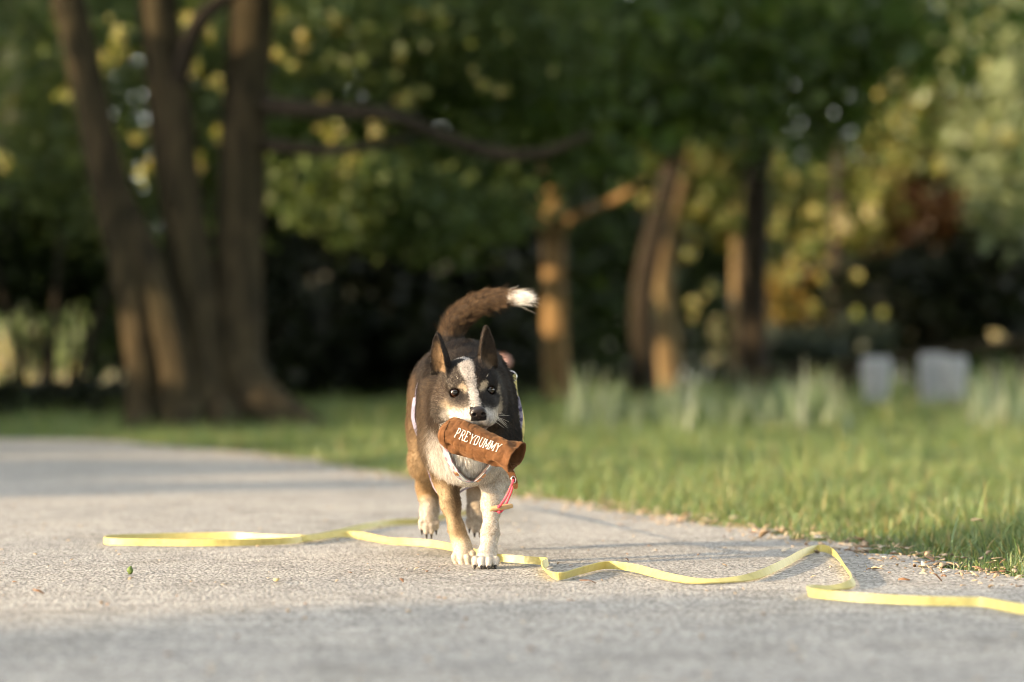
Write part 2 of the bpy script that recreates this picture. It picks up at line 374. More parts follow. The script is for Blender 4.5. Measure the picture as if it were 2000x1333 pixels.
t1 = tree('giant_tree', 'huge multi-stemmed tree with fluted spreading base beside the path bend', G(390, 845), [
    st((284, 850, y0, .17), (284, 760, y0, .15), (278, 660, y0, .145), (260, 560, y0, .14), (224, 420, y0, .135), (186, 240, y0, .13), (152, 80, y0, .125), (118, -80, y0, .12), (60, -500, y0, .08)),
    st((352, 850, y0 - .15, .15), (350, 760, y0 - .12, .125), (334, 660, y0 - .1, .12), (305, 560, y0 - .05, .115), (268, 460, y0, .11), (236, 380, y0, .08)),
    st((405, 845, y0, .19), (398, 740, y0 + .1, .17), (388, 620, y0 + .15, .165), (368, 500, y0 + .2, .17), (345, 340, y0 + .2, .165), (325, 160, y0 + .2, .16), (305, -40, y0 + .2, .145), (290, -500, y0 + .2, .1)),
    st((452, 845, y0 + .2, .24), (458, 740, y0 + .25, .20), (462, 620, y0 + .3, .185), (467, 420, y0 + .4, .18), (477, 200, y0 + .4, .175), (492, 0, y0 + .4, .165), (515, -500, y0 + .4, .12)),
    st((420, 850, y0 + .3, .30), (410, 720, y0 + .35, .28), (400, 600, y0 + .4, .22), (390, 500, y0 + .4, .08)),
    st((455, 700, y0 + .25, .17), (492, 775, y0 + .15, .19), (540, 812, y0 + .05, .17), (590, 832, y0 - .05, .13), (660, 852, y0 - .15, .04)),
    st((300, 800, y0, .13), (276, 832, y0 - .2, .10), (250, 852, y0 - .4, .04)),
    st((375, 800, y0 - .15, .12), (365, 832, y0 - .35, .10), (355, 852, y0 - .5, .05)),
    st((430, 800, y0, .14), (440, 832, y0 - .3, .11), (455, 852, y0 - .5, .05)),
], crown1, M_BARK, branches=[
    st((500, 205, y0 + .4, .09), (600, 214, y0 + .2, .075), (760, 225, y0, .06), (850, 262, y0, .055), (960, 298, y0, .05), (1060, 300, y0 - .2, .04), (1150, 265, y0 - .4, .03)),
    st((500, 280, y0 + .4, .06), (600, 292, y0 + .2, .05), (700, 290, y0, .04), (800, 270, y0, .025)),
    st((335, 200, y0 + .2, .08), (380, 60, y0, .07), (430, 5, y0, .06), (520, -60, y0, .05)),
], leaf=0.16, seed=1)
# tree with the sun patches
yt = 32
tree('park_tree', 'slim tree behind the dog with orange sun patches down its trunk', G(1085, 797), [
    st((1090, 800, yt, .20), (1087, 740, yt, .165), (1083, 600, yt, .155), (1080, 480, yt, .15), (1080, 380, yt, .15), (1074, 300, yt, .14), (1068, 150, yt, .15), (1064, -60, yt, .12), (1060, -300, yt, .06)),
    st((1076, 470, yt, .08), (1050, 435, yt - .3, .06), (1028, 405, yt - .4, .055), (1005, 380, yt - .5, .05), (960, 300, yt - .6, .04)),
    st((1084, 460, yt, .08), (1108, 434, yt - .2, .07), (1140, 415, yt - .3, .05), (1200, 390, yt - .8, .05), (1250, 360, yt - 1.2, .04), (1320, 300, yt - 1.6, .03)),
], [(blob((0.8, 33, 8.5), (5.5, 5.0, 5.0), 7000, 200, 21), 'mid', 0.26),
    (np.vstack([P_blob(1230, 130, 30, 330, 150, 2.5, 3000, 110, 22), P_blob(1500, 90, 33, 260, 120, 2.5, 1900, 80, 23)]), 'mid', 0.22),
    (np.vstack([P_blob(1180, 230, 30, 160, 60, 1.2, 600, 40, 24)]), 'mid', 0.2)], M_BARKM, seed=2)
def simple_tree(name, label, u, Y, path, bark, crown, pal, leaf, seed, extra=(), group=None):
    return tree(name, label, G(u, 740 + FPX * CAM_H / Y), [st(*path)], [(crown, pal, leaf)] + list(extra), bark, group, seed=seed)
simple_tree('park_tree', 'dark leaning tree trunk between the sun-patched tree and a pale trunk', 1258, 36,
    ((1258, 796, 36, .23), (1256, 700, 36, .19), (1256, 580, 36, .17), (1275, 470, 36, .16), (1300, 380, 36, .15), (1330, 250, 36, .13), (1350, 50, 36, .1)), M_BARKD,
    blob((2.6, 37, 9.0), (5, 4.5, 4.2), 4500, 130, 31), 'mid', 0.28, 3)
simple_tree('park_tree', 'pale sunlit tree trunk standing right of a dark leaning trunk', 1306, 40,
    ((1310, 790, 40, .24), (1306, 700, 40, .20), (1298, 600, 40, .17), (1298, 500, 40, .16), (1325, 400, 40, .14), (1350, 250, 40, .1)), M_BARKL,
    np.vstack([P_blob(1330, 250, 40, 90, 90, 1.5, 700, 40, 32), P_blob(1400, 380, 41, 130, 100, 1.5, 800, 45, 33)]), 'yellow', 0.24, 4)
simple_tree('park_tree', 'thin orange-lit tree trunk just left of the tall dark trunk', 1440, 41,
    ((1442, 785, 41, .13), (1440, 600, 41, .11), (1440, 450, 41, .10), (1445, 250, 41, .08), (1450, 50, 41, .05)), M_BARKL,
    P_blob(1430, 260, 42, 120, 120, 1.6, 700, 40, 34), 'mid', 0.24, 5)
simple_tree('park_tree', 'tall dark straight trunk right of the thin orange-lit one', 1470, 34,
    ((1472, 796, 34, .24), (1470, 680, 34, .20), (1474, 500, 34, .19), (1480, 350, 34, .18), (1490, 200, 34, .16), (1500, -100, 34, .1)), M_BARKD,
    blob((4.2, 35, 9.2), (5.5, 4.5, 4.6), 5500, 150, 35), 'mid', 0.28, 6,
    extra=[(np.vstack([P_blob(1560, 170, 34, 170, 120, 1.8, 1300, 60, 36), P_blob(1640, 60, 35, 200, 90, 2.0, 1200, 60, 37)]), 'mid', 0.22), (spray(DOTS_R, .045, 8, 6), 'sun_glint', .12), (spray(DOTS_W, .06, 14, 7), 'pale_glint', .14)])
simple_tree('park_tree', 'thin dark trunk standing in front of the golden bush', 1632, 44,
    ((1632, 780, 44, .16), (1630, 640, 44, .14), (1634, 480, 44, .13), (1640, 300, 44, .1), (1650, 100, 44, .07)), M_BARKD,
    np.vstack([P_blob(1650, 420, 46, 110, 110, 1.6, 900, 50, 38), P_blob(1560, 400, 46, 90, 90, 1.5, 500, 30, 39)]), 'yellow', 0.24, 7)
simple_tree('park_tree', 'pale feathery tree towering at the right edge of the view', 1985, 44,
    ((1992, 780, 44, .20), (1990, 600, 44, .18), (1985, 400, 44, .17), (1985, 200, 44, .15), (1975, -50, 44, .1)), M_BARK,
    np.vstack([P_blob(1900, 130, 44, 190, 190, 2.2, 3600, 130, 40), P_blob(1990, 300, 43, 120, 200, 2, 1500, 70, 41), blob((8.5, 45, 11), (4, 4, 4), 2500, 90, 42)]), [(0.22, 0.27, 0.15), (0.27, 0.31, 0.18), (0.19, 0.24, 0.14)], 0.26, 8,
    extra=[(np.vstack([P_blob(1755, 170, 45, 60, 90, 1.2, 600, 34, 43), P_blob(1790, 270, 45, 90, 100, 1.4, 900, 45, 44)]), 'yellow', 0.26)])
# shrubs
def shrub(name, label, u, Y, crown, leaf, seed, group=None):
    b = P(u, 740 + FPX * CAM_H / Y, Y)
    stems = [[(np.array([b[0] + dx, b[1], 0.0]), .05), (np.array([b[0] + dx * 2.2, b[1] + .1, 0.8]), .035), (np.array([b[0] + dx * 4, b[1] + .2, 1.7]), .015)] for dx in (-.15, .02, .18)]
    return tree(name, label, b, stems, [(c, p_, leaf) for c, p_ in crown], M_BARKD, group, seed=seed, cat='shrub')
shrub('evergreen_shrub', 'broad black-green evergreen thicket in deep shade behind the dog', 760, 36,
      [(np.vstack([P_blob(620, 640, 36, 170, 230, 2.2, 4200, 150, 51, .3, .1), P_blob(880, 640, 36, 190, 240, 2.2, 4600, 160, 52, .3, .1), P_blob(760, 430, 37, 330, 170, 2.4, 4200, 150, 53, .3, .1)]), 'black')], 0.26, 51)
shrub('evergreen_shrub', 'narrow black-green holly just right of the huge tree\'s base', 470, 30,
      [(np.vstack([P_blob(470, 600, 30.3, 90, 200, .9, 4500, 200, 73, .3, .1), P_blob(460, 320, 30.3, 100, 230, .9, 5500, 240, 74, .3, .1)]), 'black')], 0.14, 73)  # added shrub: blocks the sun so that patches form on the slim trunk
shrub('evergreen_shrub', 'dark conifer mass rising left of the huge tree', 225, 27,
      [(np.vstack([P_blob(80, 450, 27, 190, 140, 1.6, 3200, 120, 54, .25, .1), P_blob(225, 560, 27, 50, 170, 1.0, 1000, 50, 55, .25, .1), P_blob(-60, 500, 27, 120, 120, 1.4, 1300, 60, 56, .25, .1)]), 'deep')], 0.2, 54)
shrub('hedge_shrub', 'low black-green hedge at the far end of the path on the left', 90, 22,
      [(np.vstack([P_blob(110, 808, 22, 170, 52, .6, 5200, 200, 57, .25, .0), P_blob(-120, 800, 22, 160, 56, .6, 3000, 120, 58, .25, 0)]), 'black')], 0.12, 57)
shrub('feathery_tree', 'grey-green feathery conifer at the top left corner', 40, 34,
      [(np.vstack([P_blob(40, 170, 34, 150, 210, 1.8, 3200, 120, 59), P_blob(-80, 60, 34, 160, 200, 1.8, 1500, 60, 60)]), [(0.11, 0.13, 0.085), (0.14, 0.155, 0.10), (0.09, 0.11, 0.08)])], 0.2, 59)
shrub('bright_shrub', 'light green leafy bush glowing left of the leaning stem', 130, 29,
      [(np.vstack([P_blob(130, 330, 28, 90, 45, .8, 800, 40, 61)]), 'pale')], 0.15, 61)
shrub('far_shrub', 'hazy pale green bushes seen through the gap under the conifer', 90, 50,
      [(np.vstack([P_blob(110, 700, 50, 170, 90, 1.6, 2200, 80, 62), P_blob(-40, 690, 52, 120, 110, 1.6, 1000, 50, 63)]), [(0.16, 0.21, 0.10), (0.22, 0.27, 0.14), (0.13, 0.18, 0.08)]), (spray([(5, 690, 48), (12, 720, 48), (70, 755, 48), (110, 752, 48), (215, 735, 48)], .18, 22, 9), 'pale_glint')], 0.26, 62)
shrub('golden_shrub', 'golden yellow sunlit bush left of the thin dark trunk', 1555, 45,
      [(np.vstack([P_blob(1545, 560, 45, 55, 65, .9, 1000, 40, 64), P_blob(1590, 600, 45, 45, 45, .8, 500, 24, 65)]), 'gold'), (P_blob(1600, 620, 46, 80, 60, 1, 500, 30, 66), 'yellow')], 0.2, 64)
shrub('copper_shrub', 'copper-red leaved shrub below the pale feathery tree', 1850, 46,
      [(np.vstack([P_blob(1850, 440, 46, 130, 110, 1.5, 2000, 80, 67), P_blob(1730, 480, 46, 70, 60, 1, 600, 30, 68)]), 'red')], 0.22, 67)
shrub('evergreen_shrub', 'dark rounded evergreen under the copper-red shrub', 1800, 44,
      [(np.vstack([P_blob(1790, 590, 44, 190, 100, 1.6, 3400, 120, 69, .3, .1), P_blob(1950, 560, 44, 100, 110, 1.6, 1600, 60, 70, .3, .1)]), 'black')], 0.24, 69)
shrub('low_shrub', 'low grey-green bush behind the rail fence', 1570, 42,
      [(np.vstack([P_blob(1580, 690, 42, 120, 50, .9, 1500, 60, 71, .3, .1), P_blob(1690, 660, 42, 60, 40, .8, 600, 30, 72)]), 'blue')], 0.18, 71)
# far woodland closing the view
fr = np.random.default_rng(88)
FAR = [(-9.5, 58, 'deep'), (-5.2, 62, 'mid'), (-1.0, 60, 'deep'), (3.4, 64, 'mid'), (7.4, 61, 'deep'), (11.5, 60, 'mid'), (15.5, 64, 'pale'), (-14, 64, 'mid'), (1.5, 74, 'mid'), (9.5, 75, 'pale'), (-7, 76, 'mid'), (18, 76, 'mid')]
desc = ['leftmost but one', 'behind the huge tree', 'behind the black-green thicket', 'behind the sun-patched trunk', 'behind the tall dark trunk', 'behind the copper-red shrub', 'at the far right edge', 'at the far left edge', 'farthest, behind the dog', 'farthest, behind the golden bush', 'farthest, behind the huge tree', 'farthest at the right edge']
for k, (x_, Y_, pal) in enumerate(FAR):
    b = np.array([x_, Y_, 0.0]); hgt = fr.uniform(13, 17)
    cr = np.vstack([blob(b + [0, 0, hgt * .55], (3.6, 2.6, hgt * .48), 4200, 130, 200 + k), blob(b + [0, -.5, 3.0], (3.6, 1.6, 3.4), 3000, 100, 230 + k, .3, .1)])
    tree('woodland_tree', 'blurred woodland tree, ' + desc[k], b, [[(b, .28), (b + [.1, 0, 4], .22), (b + [.2, 0, 9], .13), (b + [.1, 0, hgt * .9], .05)]], [(cr, pal, 0.36)], M_BARKD, 'trees of the far woodland', seed=100 + k)
# unseen trees added left of the frame to shade the wood and the path
for k, (x_, Y_, rx, hgt) in enumerate(((-13, 9.5, 3.0, 10), (-14.5, 15, 3.6, 12), (-15, 21.5, 3.8, 13), (-15.5, 28.5, 4, 13), (-16.5, 36, 4.2, 14), (-17, 44, 4.4, 15), (-18.5, 52, 4.4, 15), (-21, -7.2, 2.5, 11), (-13.5, 5.4, 2.0, 9), (-14, -7, 3.2, 10), (-20, -13, 4, 12))):
    b = np.array([x_, Y_, 0.0])
    cr = np.vstack([blob(b + [0, 0, hgt * .56], (rx, rx, hgt * .45), 4200 if x_ == -21 else 3600 if x_ == -13.5 else 8500, 330, 300 + k, .28, .4), blob(b + [0, 0, 2.0], (rx, rx * .95, 1.9), 1500, 60, 330 + k, .3, .2)])
    tree('shade_tree', 'unseen leafy tree added left of the path to cast shade', b, [[(b, .3), (b + [.1, 0, 3], .24), (b + [.2, 0, 7], .14), (b + [.1, 0, hgt * .9], .05)]], [(cr, 'mid', 0.42)], M_BARK, 'unseen trees added to shade the wood and path', seed=140 + k)
# unseen big trees added outside the frame; their crowns block skylight from the wood
for k, (x_, Y_, rx, hgt) in enumerate(((9.8, 24, 6.2, 13), (13.5, 6.0, 4.2, 12), (14.5, -3, 4.8, 13), (-9, -17, 5, 13), (0, -20, 5.5, 14), (9, -18, 5, 13), (17, -11, 5, 12))):
    b = np.array([x_, Y_, 0.0])
    cr = blob(b + [0, 0, hgt * .64], (rx, rx, hgt * .36), 7500, 230, 400 + k, .25, .4)
    tree('sky_block_tree', 'unseen broad crowned tree added out of frame to block skylight from the wood', b, [[(b, .35), (b + [.1, 0, 3], .28), (b + [.2, 0, 7], .16), (b + [.1, 0, hgt * .9], .05)]], [(cr, 'mid', 0.42)], M_BARK, 'unseen trees added to block skylight', seed=170 + k)
# the rest of the park, closing the horizon outside the frame

# ================================================================== grass
def blades(name, X, Y, hgt, wid, colr, seed, segs=3, lean=0.8, mat=None):
    r = np.random.default_rng(seed); n = len(X)
    az = r.uniform(0, 2 * np.pi, n); ln = r.normal(0.0, 1, n) * 0.25 + lean * r.uniform(0.2, 1.4, n)
    d = np.stack([np.cos(az), np.sin(az), 0 * az], -1); sd = np.stack([-np.sin(az + r.normal(0, .5, n)), np.cos(az + r.normal(0, .5, n)), 0 * az], -1)
    ts = np.linspace(0, 1, segs + 1); rows = []
    for t in ts:
        h = hgt * (t - 0.22 * ln * t * t); c = np.stack([X, Y, np.full(n, -0.012)], -1) + d * (hgt * ln * t ** 1.9)[:, None] + np.array([0, 0, 1.0]) * h[:, None]
        w = wid * (1 - t ** 1.7) * 0.5 + 0.0002
        rows.append((c - sd * w[:, None], c + sd * w[:, None]))
    V = np.stack([q for pr in rows for q in pr], 1).reshape(-1, 3); k = 2 * (segs + 1); b = np.arange(n)[:, None] * k
    F = np.vstack([b + np.array([[2 * s, 2 * s + 1, 2 * s + 3, 2 * s + 2]]) for s in range(segs)])
    me = mesh_np(name, V, F); color_attr(me, np.repeat(colr, k, 0)); me.materials.append(mat or M_GRASS); return me
GP = np.array([(0.150, 0.215, 0.070), (0.205, 0.265, 0.095), (0.115, 0.185, 0.070), (0.26, 0.30, 0.13), (0.14, 0.215, 0.115), (0.10, 0.165, 0.06)])
DRY = np.array([(0.34, 0.27, 0.13), (0.28, 0.24, 0.10)])
gr = np.random.default_rng(40)
def scatter(y0, y1, dens, margin=0.25):
    """random points on the turf inside the view between two depths"""
    xm = 0.2118 * y1 * 1.1 + 0.4; A = (y1 - y0) * 2 * xm; n = int(A * dens)
    x = gr.uniform(-xm, xm, n); y = gr.uniform(y0, y1, n)
    k = np.abs(x) < 0.2118 * y * 1.08 + margin
    e = edge_x(y); k &= (y < 15.9) & (x > e + gr.normal(0, 0.05, n) - 0.01) | (y >= 15.9) & ((x > -3.2) | (y > np.interp(x, [-22, -10, -5.5, -2.8], [19, 17.6, 16.3, 15.4])))
    return x[k], y[k]
def gcol(n, dry=0.06):
    c = GP[gr.integers(0, len(GP), n)] * gr.uniform(0.75, 1.3, (n, 1)); q = gr.uniform(size=n) < dry; c[q] = DRY[gr.integers(0, 2, q.sum())]; return c
ZONES = [(4.2, 7.0, 13000, (0.022, 0.062), 0.0030, 4, .15), (7.0, 11, 5200, (0.025, 0.068), 0.0038, 3, .11), (11, 18, 1500, (0.03, 0.075), 0.006, 2, .05), (18, 32, 380, (0.05, 0.12), 0.012, 2, .03), (32, 60, 90, (0.08, 0.18), 0.025, 2, .02)]
for k, (a, b, dens, (h0, h1), w, sg_, dry) in enumerate(ZONES):
    x, y = scatter(a, b, dens); n = len(x)
    pat = vnoise(np.c_[x * 2.2, y * 1.1, 0 * x], 9); keep = gr.uniform(size=n) < 0.72 + 0.4 * pat; x, y, pat = x[keep], y[keep], pat[keep]; n = len(x)
    dist = np.where(y < 15.5, x - edge_x(y), 1.0)
    hg = gr.uniform(h0, h1, n) * (1 + 0.6 * pat + 0.3 * vnoise(np.c_[x * 9, y * 6, 0 * x], 19)) * np.clip(0.55 + dist * 2.2, 0.5, 1.15)
    big = gr.uniform(size=n) < 0.07; hg[big] *= gr.uniform(1.4, 2.3, big.sum())
    x_far = np.clip((x - 0.02 * y) / (0.1 * y), 0, 1); hg *= 1 + 0.35 * x_far * (y > 11)
    o = link('grass', blades('grass', x, y, hg, w * gr.uniform(0.6, 1.3, n), gcol(n, dry), 60 + k, sg_))
    tag(o, ('short sunlit grass along the near path edge', 'grass of the verge beyond the near edge', 'soft green lawn behind the dog', 'longer grass under the trees', 'far rough grass before the woodland')[k], 'grass', kind='stuff')
# tall bluish strap-leaved clumps in the far grass
CP = np.array([(0.19, 0.26, 0.16), (0.27, 0.33, 0.25), (0.14, 0.21, 0.11), (0.34, 0.39, 0.32)])
variants = []
for k in range(6):
    n = 20; a = gr.uniform(0, 2 * np.pi, n); q = gr.uniform(0, 0.10, n)
    variants.append(blades('leaves', np.cos(a) * q, np.sin(a) * q, gr.uniform(0.20, 0.56, n), gr.uniform(0.014, 0.032, n), CP[gr.integers(0, 4, n)] * gr.uniform(.8, 1.2, (n, 1)), 80 + k, 4, 0.32))
spots = [(1150, 20), (1205, 23), (1240, 19), (1290, 24), (1310, 20), (1345, 25), (1390, 22), (1430, 21), (1480, 25), (1500, 20), (1520, 22), (1560, 23), (1572, 19), (1600, 25), (1640, 22), (1660, 18), (1700, 20), (1735, 23), (1752, 19), (1790, 22), (1830, 20), (1850, 18), (1880, 23), (1905, 20), (1930, 18), (1950, 22), (1965, 20), (1990, 18), (2010, 21), (1975, 24), (1120, 26), (1450, 27), (1615, 28), (1700, 27), (1800, 27), (1900, 27)]
spots += [(1125 + 24 * q + (q * 37) % 19, 19 + (q * 5) % 9) for q in range(36)]
spots = [q for q in spots if not 1665 < q[0] < 1765 and not 1775 < q[0] < 1900]
for k, (u, Y) in enumerate(spots):
    Y = Y * 0.86; p_ = P(u, 800, Y); o = bpy.data.objects.new('strap_leaf_clump', variants[k % 6]); col.objects.link(o)
    o.location = (p_[0], p_[1], 0); o.rotation_euler = (0, 0, k * 1.3); sc_ = gr.uniform(0.5, 1.1); o.scale = (sc_, sc_, sc_ * (1.15 if u > 1850 else 1))
    tag(o, 'clump of tall bluish strap leaves standing in the far grass on the right', 'plant', 'strap-leaved clumps in the far grass')
# dandelions
M_DAND = plain('dandelion_yellow', (0.65, 0.42, 0.03), .7); M_STALK = plain('flower_stalk', (0.12, 0.18, 0.06), .6)
for k, (u, v, lab) in enumerate(((1462, 920, 'yellow dandelion in the lawn, leftmost of the four'), (1855, 930, 'yellow dandelion nearest the right edge grass tufts'), (1905, 880, 'yellow dandelion in the lawn, farthest to the right'), (1645, 935, 'yellow dandelion in the lawn between its left and right neighbours'))):
    b = G(u, v); fl_ = empty('dandelion', b.tolist()); tag(fl_, lab, 'flower', 'dandelions in the lawn'); hh = 0.10 + 0.02 * (k % 2)
    link('stalk', mesh_np('stalk', *tube(spline([b, b + [0.005, 0, hh * .5], b + [0.012, 0, hh]], 8), .0022, 6)), M_STALK, fl_)
    a = gr.uniform(0, 2 * np.pi, 60); rr = gr.uniform(.004, .019, 60); c0 = b + [0.012, 0, hh]; V = []; F = []
    for q in range(60):
        d = np.array([math.cos(a[q]), math.sin(a[q]), 0.25 + .5 * (1 - rr[q] / .019)]); s_ = np.array([-math.sin(a[q]), math.cos(a[q]), 0]) * .0022; e = c0 + d * rr[q]
        V += [c0 - s_, c0 + s_, e + s_ * 1.2, e - s_ * 1.2]; F.append((q * 4, q * 4 + 1, q * 4 + 2, q * 4 + 3))
    link('flower_head', mesh_np('flower_head', np.array(V), F), M_DAND, fl_)
# added pink flower standing in for the pink bokeh disc behind the dog
b = P(984, 900, 12.0); b[2] = 0; fl_ = empty('pink_spot_flower', b.tolist()); tag(fl_, 'blurred pink flower head on a tall stalk behind the dog\'s shoulder', 'flower')
top_ = P(983, 709, 12.0); link('stalk', mesh_np('stalk', *tube(spline([b, (b + top_) / 2 + [.01, 0, 0], top_], 8), .004, 6)), M_STALK, fl_)
M_PINK = plain('pink_petal', (0.85, 0.50, 0.42), .6)
for q in range(7):
    a_ = q / 7 * 2 * math.pi; dv = np.array([math.cos(a_), math.sin(a_), 0]); pr_ = np.interp(np.linspace(0, 1, 7), [0, .4, .75, 1], [.004, .034, .030, .012]); zz_ = np.linspace(-.03, .032, 7); sd_ = np.array([-math.sin(a_), math.cos(a_), 0]); V = []; F = []
    for i_ in range(7):
        for w_ in (-1, -.4, .4, 1): V.append(top_ + dv * pr_[i_] * (1 - .12 * w_ * w_) + sd_ * w_ * .017 * math.sin(math.pi * min(.97, .12 + i_ / 6.6)) + np.array([0, 0, zz_[i_]]))
    for i_ in range(6):
        for j_ in range(3): F.append((i_ * 4 + j_, i_ * 4 + j_ + 1, i_ * 4 + j_ + 5, i_ * 4 + j_ + 4))
    link('petal', mesh_np('petal', np.array(V), F), M_PINK, fl_)
# ------------------------------------------------------------------ wood-chip litter along the path edge
lr = np.random.default_rng(12); n = 1200; i = lr.integers(55, 195, n)
def chips(cx, cy, L, W, T, colr, seed, name='litter'):
    r = np.random.default_rng(seed); n = len(cx); az = r.uniform(0, 2 * np.pi, n); tl_ = r.normal(0, .22, n)
    a = np.stack([np.cos(az) * np.cos(tl_), np.sin(az) * np.cos(tl_), np.sin(tl_)], -1); b = np.stack([-np.sin(az), np.cos(az), r.normal(0, .25, n)], -1); b = unit(b); c_ = np.cross(a, b)
    ctr = np.stack([cx, cy, 0.002 + T / 2 + np.abs(np.sin(tl_)) * L / 2], -1); V = []
    for sx, wv_ in ((-.5, .55), (-.1, 1.0), (.5, .4)):
        for sy, sz in ((-.5, -.5), (.5, -.5), (.5, .5), (-.5, .5)):
            V.append(ctr + a * (L * sx)[:, None] + b * (W * sy * wv_)[:, None] + c_ * (T * sz + 0.10 * L * (abs(sx) < .2))[:, None])
    V = np.stack(V, 1).reshape(-1, 3); o = np.arange(n)[:, None] * 12
    F = np.vstack([o + np.array([[s * 4 + j, s * 4 + (j + 1) % 4, s * 4 + 4 + (j + 1) % 4, s * 4 + 4 + j]]) for s in (0, 1) for j in range(4)] + [o + np.array([[3, 2, 1, 0]]), o + np.array([[8, 9, 10, 11]])])
    me = mesh_np(name, V, F, False); color_attr(me, np.repeat(colr, 12, 0)); return me
def mat_chip():
    t = NT('dry_litter'); t.l.new(t.attr(), t.b.inputs['Base Color']); t.b.inputs['Roughness'].default_value = 0.8; return t.m
M_CHIP = mat_chip()
LC = np.array([(0.38, 0.29, 0.19), (0.43, 0.34, 0.24), (0.30, 0.22, 0.14), (0.24, 0.14, 0.08), (0.52, 0.46, 0.37), (0.16, 0.09, 0.045)])
yy = lr.uniform(4.3, 16, n) ** 1.0; yy = 4.3 + (yy - 4.3) * lr.uniform(0, 1, n) ** 0.6
xx = edge_x(yy) + lr.normal(-0.02, 0.075, n) * np.where(yy > 8, 1.5, 1.0); LL = lr.uniform(0.006, 0.022, n) ** 1.0 * lr.choice([.6, 1, 1.4], n) * np.where(lr.uniform(size=n) < .08, 1.5, 1)
o = link('litter', chips(xx, yy, LL, LL * lr.uniform(.25, .6, n), np.full(n, .0016), LC[lr.choice(6, n, p=[.3, .25, .18, .1, .12, .05])] * lr.uniform(.8, 1.15, (n, 1)), 13), M_CHIP)
tag(o, 'pale wood chips and dry scraps littering the path edge by the grass', 'litter', kind='stuff')
n = 800; xx = lr.uniform(-1.6, 1.6, n); yy = 3.0 + 9 * lr.uniform(0, 1, n) ** 1.3; k = xx < edge_x(yy) - .05; xx, yy = xx[k], yy[k]; n = len(xx)
LL = lr.uniform(0.003, 0.012, n)
o = link('litter', chips(xx, yy, LL, LL * lr.uniform(.3, .7, n), np.full(n, .0012), LC[lr.choice(6, n, p=[.2, .2, .2, .2, .1, .1])], 14), M_CHIP)
tag(o, 'tiny dry scraps scattered over the asphalt path', 'litter', kind='stuff')
# single scraps one can point at
def scrap(name, label, u, v, L, W, c, seed, cat='leaf'):
    p_ = G(u, v); me = chips(np.array([0.0]), np.array([0.0]), np.array([L]), np.array([W]), np.array([.0015]), np.array([c]), seed, name)
    o = link(name, me, M_CHIP); o.location = (p_[0], p_[1], 0); tag(o, label, cat); return o
scrap('leaf_scrap', 'small reddish-brown scrap on the path below the leash wave', 1148, 1142, .030, .009, (0.22, 0.10, 0.04), 1)
scrap('leaf_scrap', 'curled yellow-tan leaf scrap lying left of the dog\'s front paws', 540, 1140, .036, .012, (0.55, 0.42, 0.18), 2)
scrap('leaf_scrap', 'long thin brown scrap on the path below the right grass edge', 1828, 1139, .034, .006, (0.28, 0.14, 0.07), 3)
scrap('leaf_scrap', 'short brown scrap right of the leash bend', 1766, 1136, .022, .008, (0.25, 0.12, 0.05), 4)
scrap('leaf_scrap', 'dark brown scrap right of the yellow-tan leaf scrap on the path', 785, 1139, .018, .007, (0.16, 0.08, 0.04), 5)
scrap('leaf_scrap', 'brown leaf sliver on the path near the left edge', 75, 1163, .020, .006, (0.24, 0.12, 0.05), 6)
scrap('leaf_scrap', 'large tan dead leaf caught in the grass at right', 1908, 1058, .040, .022, (0.55, 0.38, 0.22), 7).location.z = 0.045
V, F = sphere(0.0075, 10, 8); p_ = G(254, 1122); o = link('green_bud', mesh_np('green_bud', V * np.array([.8, .8, 1.1]) + np.array([0, 0, .0075]) + 0.0012 * np.sin(V[:, :1] * 900), F), plain('bud_green', (0.10, 0.16, 0.03), .6)); o.location = p_.tolist()
tag(o, 'small round green bud lying on the path at left', 'bud')

# ================================================================== far things on the right: white posts and a log rail
M_WHITE = plain('white_painted_stone', (0.45, 0.47, 0.50), .7)
def post(label, u0, u1, vtop, Y, lean=0.0):
    w0 = (u1 - u0) * Y / FPX; c0 = P((u0 + u1) / 2, 800, Y); top = P(u0, vtop, Y)[2]
    zs = np.array([-0.02, 0.05, .3, .6, .85, .95, 1.0, 1.0]) ; ws = np.array([.70, .70, .80, .92, 1.0, .96, .80, .05]) * w0 / 2; ringsV = []
    for z_, w_ in zip(zs, ws):
        a = np.arange(20) / 20 * 2 * np.pi; ca, sa = np.cos(a), np.sin(a)
        sq = 1 / (np.abs(ca) ** 4 + np.abs(sa) ** 4) ** .25
        ringsV.append(np.stack([c0[0] + lean * z_ * w0 + ca * sq * w_, c0[1] + sa * sq * w_ * .7, np.full(20, z_ * top)], -1))
    V = np.vstack(ringsV); F = [(i * 20 + j, i * 20 + (j + 1) % 20, (i + 1) * 20 + (j + 1) % 20, (i + 1) * 20 + j) for i in range(len(zs) - 1) for j in range(20)]
    o = link('stone_post', mesh_np('stone_post', V, F + [tuple(range(20))[::-1]]), M_WHITE); tag(o, label, 'post'); return o
post('white tapered post standing alone in the tall grass, leftmost of three', 1682, 1740, 698, 26)
post('tallest white post, middle of the three in the tall grass', 1790, 1845, 690, 26.5, .1)
post('white post overlapping its taller neighbour, rightmost of three', 1838, 1888, 696, 25.5)
rail = empty('rail_fence', P(1700, 790, 33).tolist()); rail.location.z = 0; tag(rail, 'low brown log rail fence behind the white posts', 'fence')
RP = [(1430, 740), (1545, 725), (1665, 712), (1800, 694), (1930, 676), (2060, 660)]
for (ua, va), (ub, vb) in zip(RP[:-1], RP[1:]): link('rail', mesh_np('rail', *tube(spline([P(ua, va, 33), P((ua + ub) / 2, (va + vb) / 2 + 2, 33), P(ub, vb, 33)], 9), .075, 10)), M_BARK, rail)
for ua, va in RP:
    a = P(ua, va, 33.1); link('rail_post', mesh_np('rail_post', *tube(np.array([[a[0], a[1], -.05], [a[0], a[1], a[2] * .5], [a[0], a[1], a[2] + .04]]), .06, 8)), M_BARK, rail)

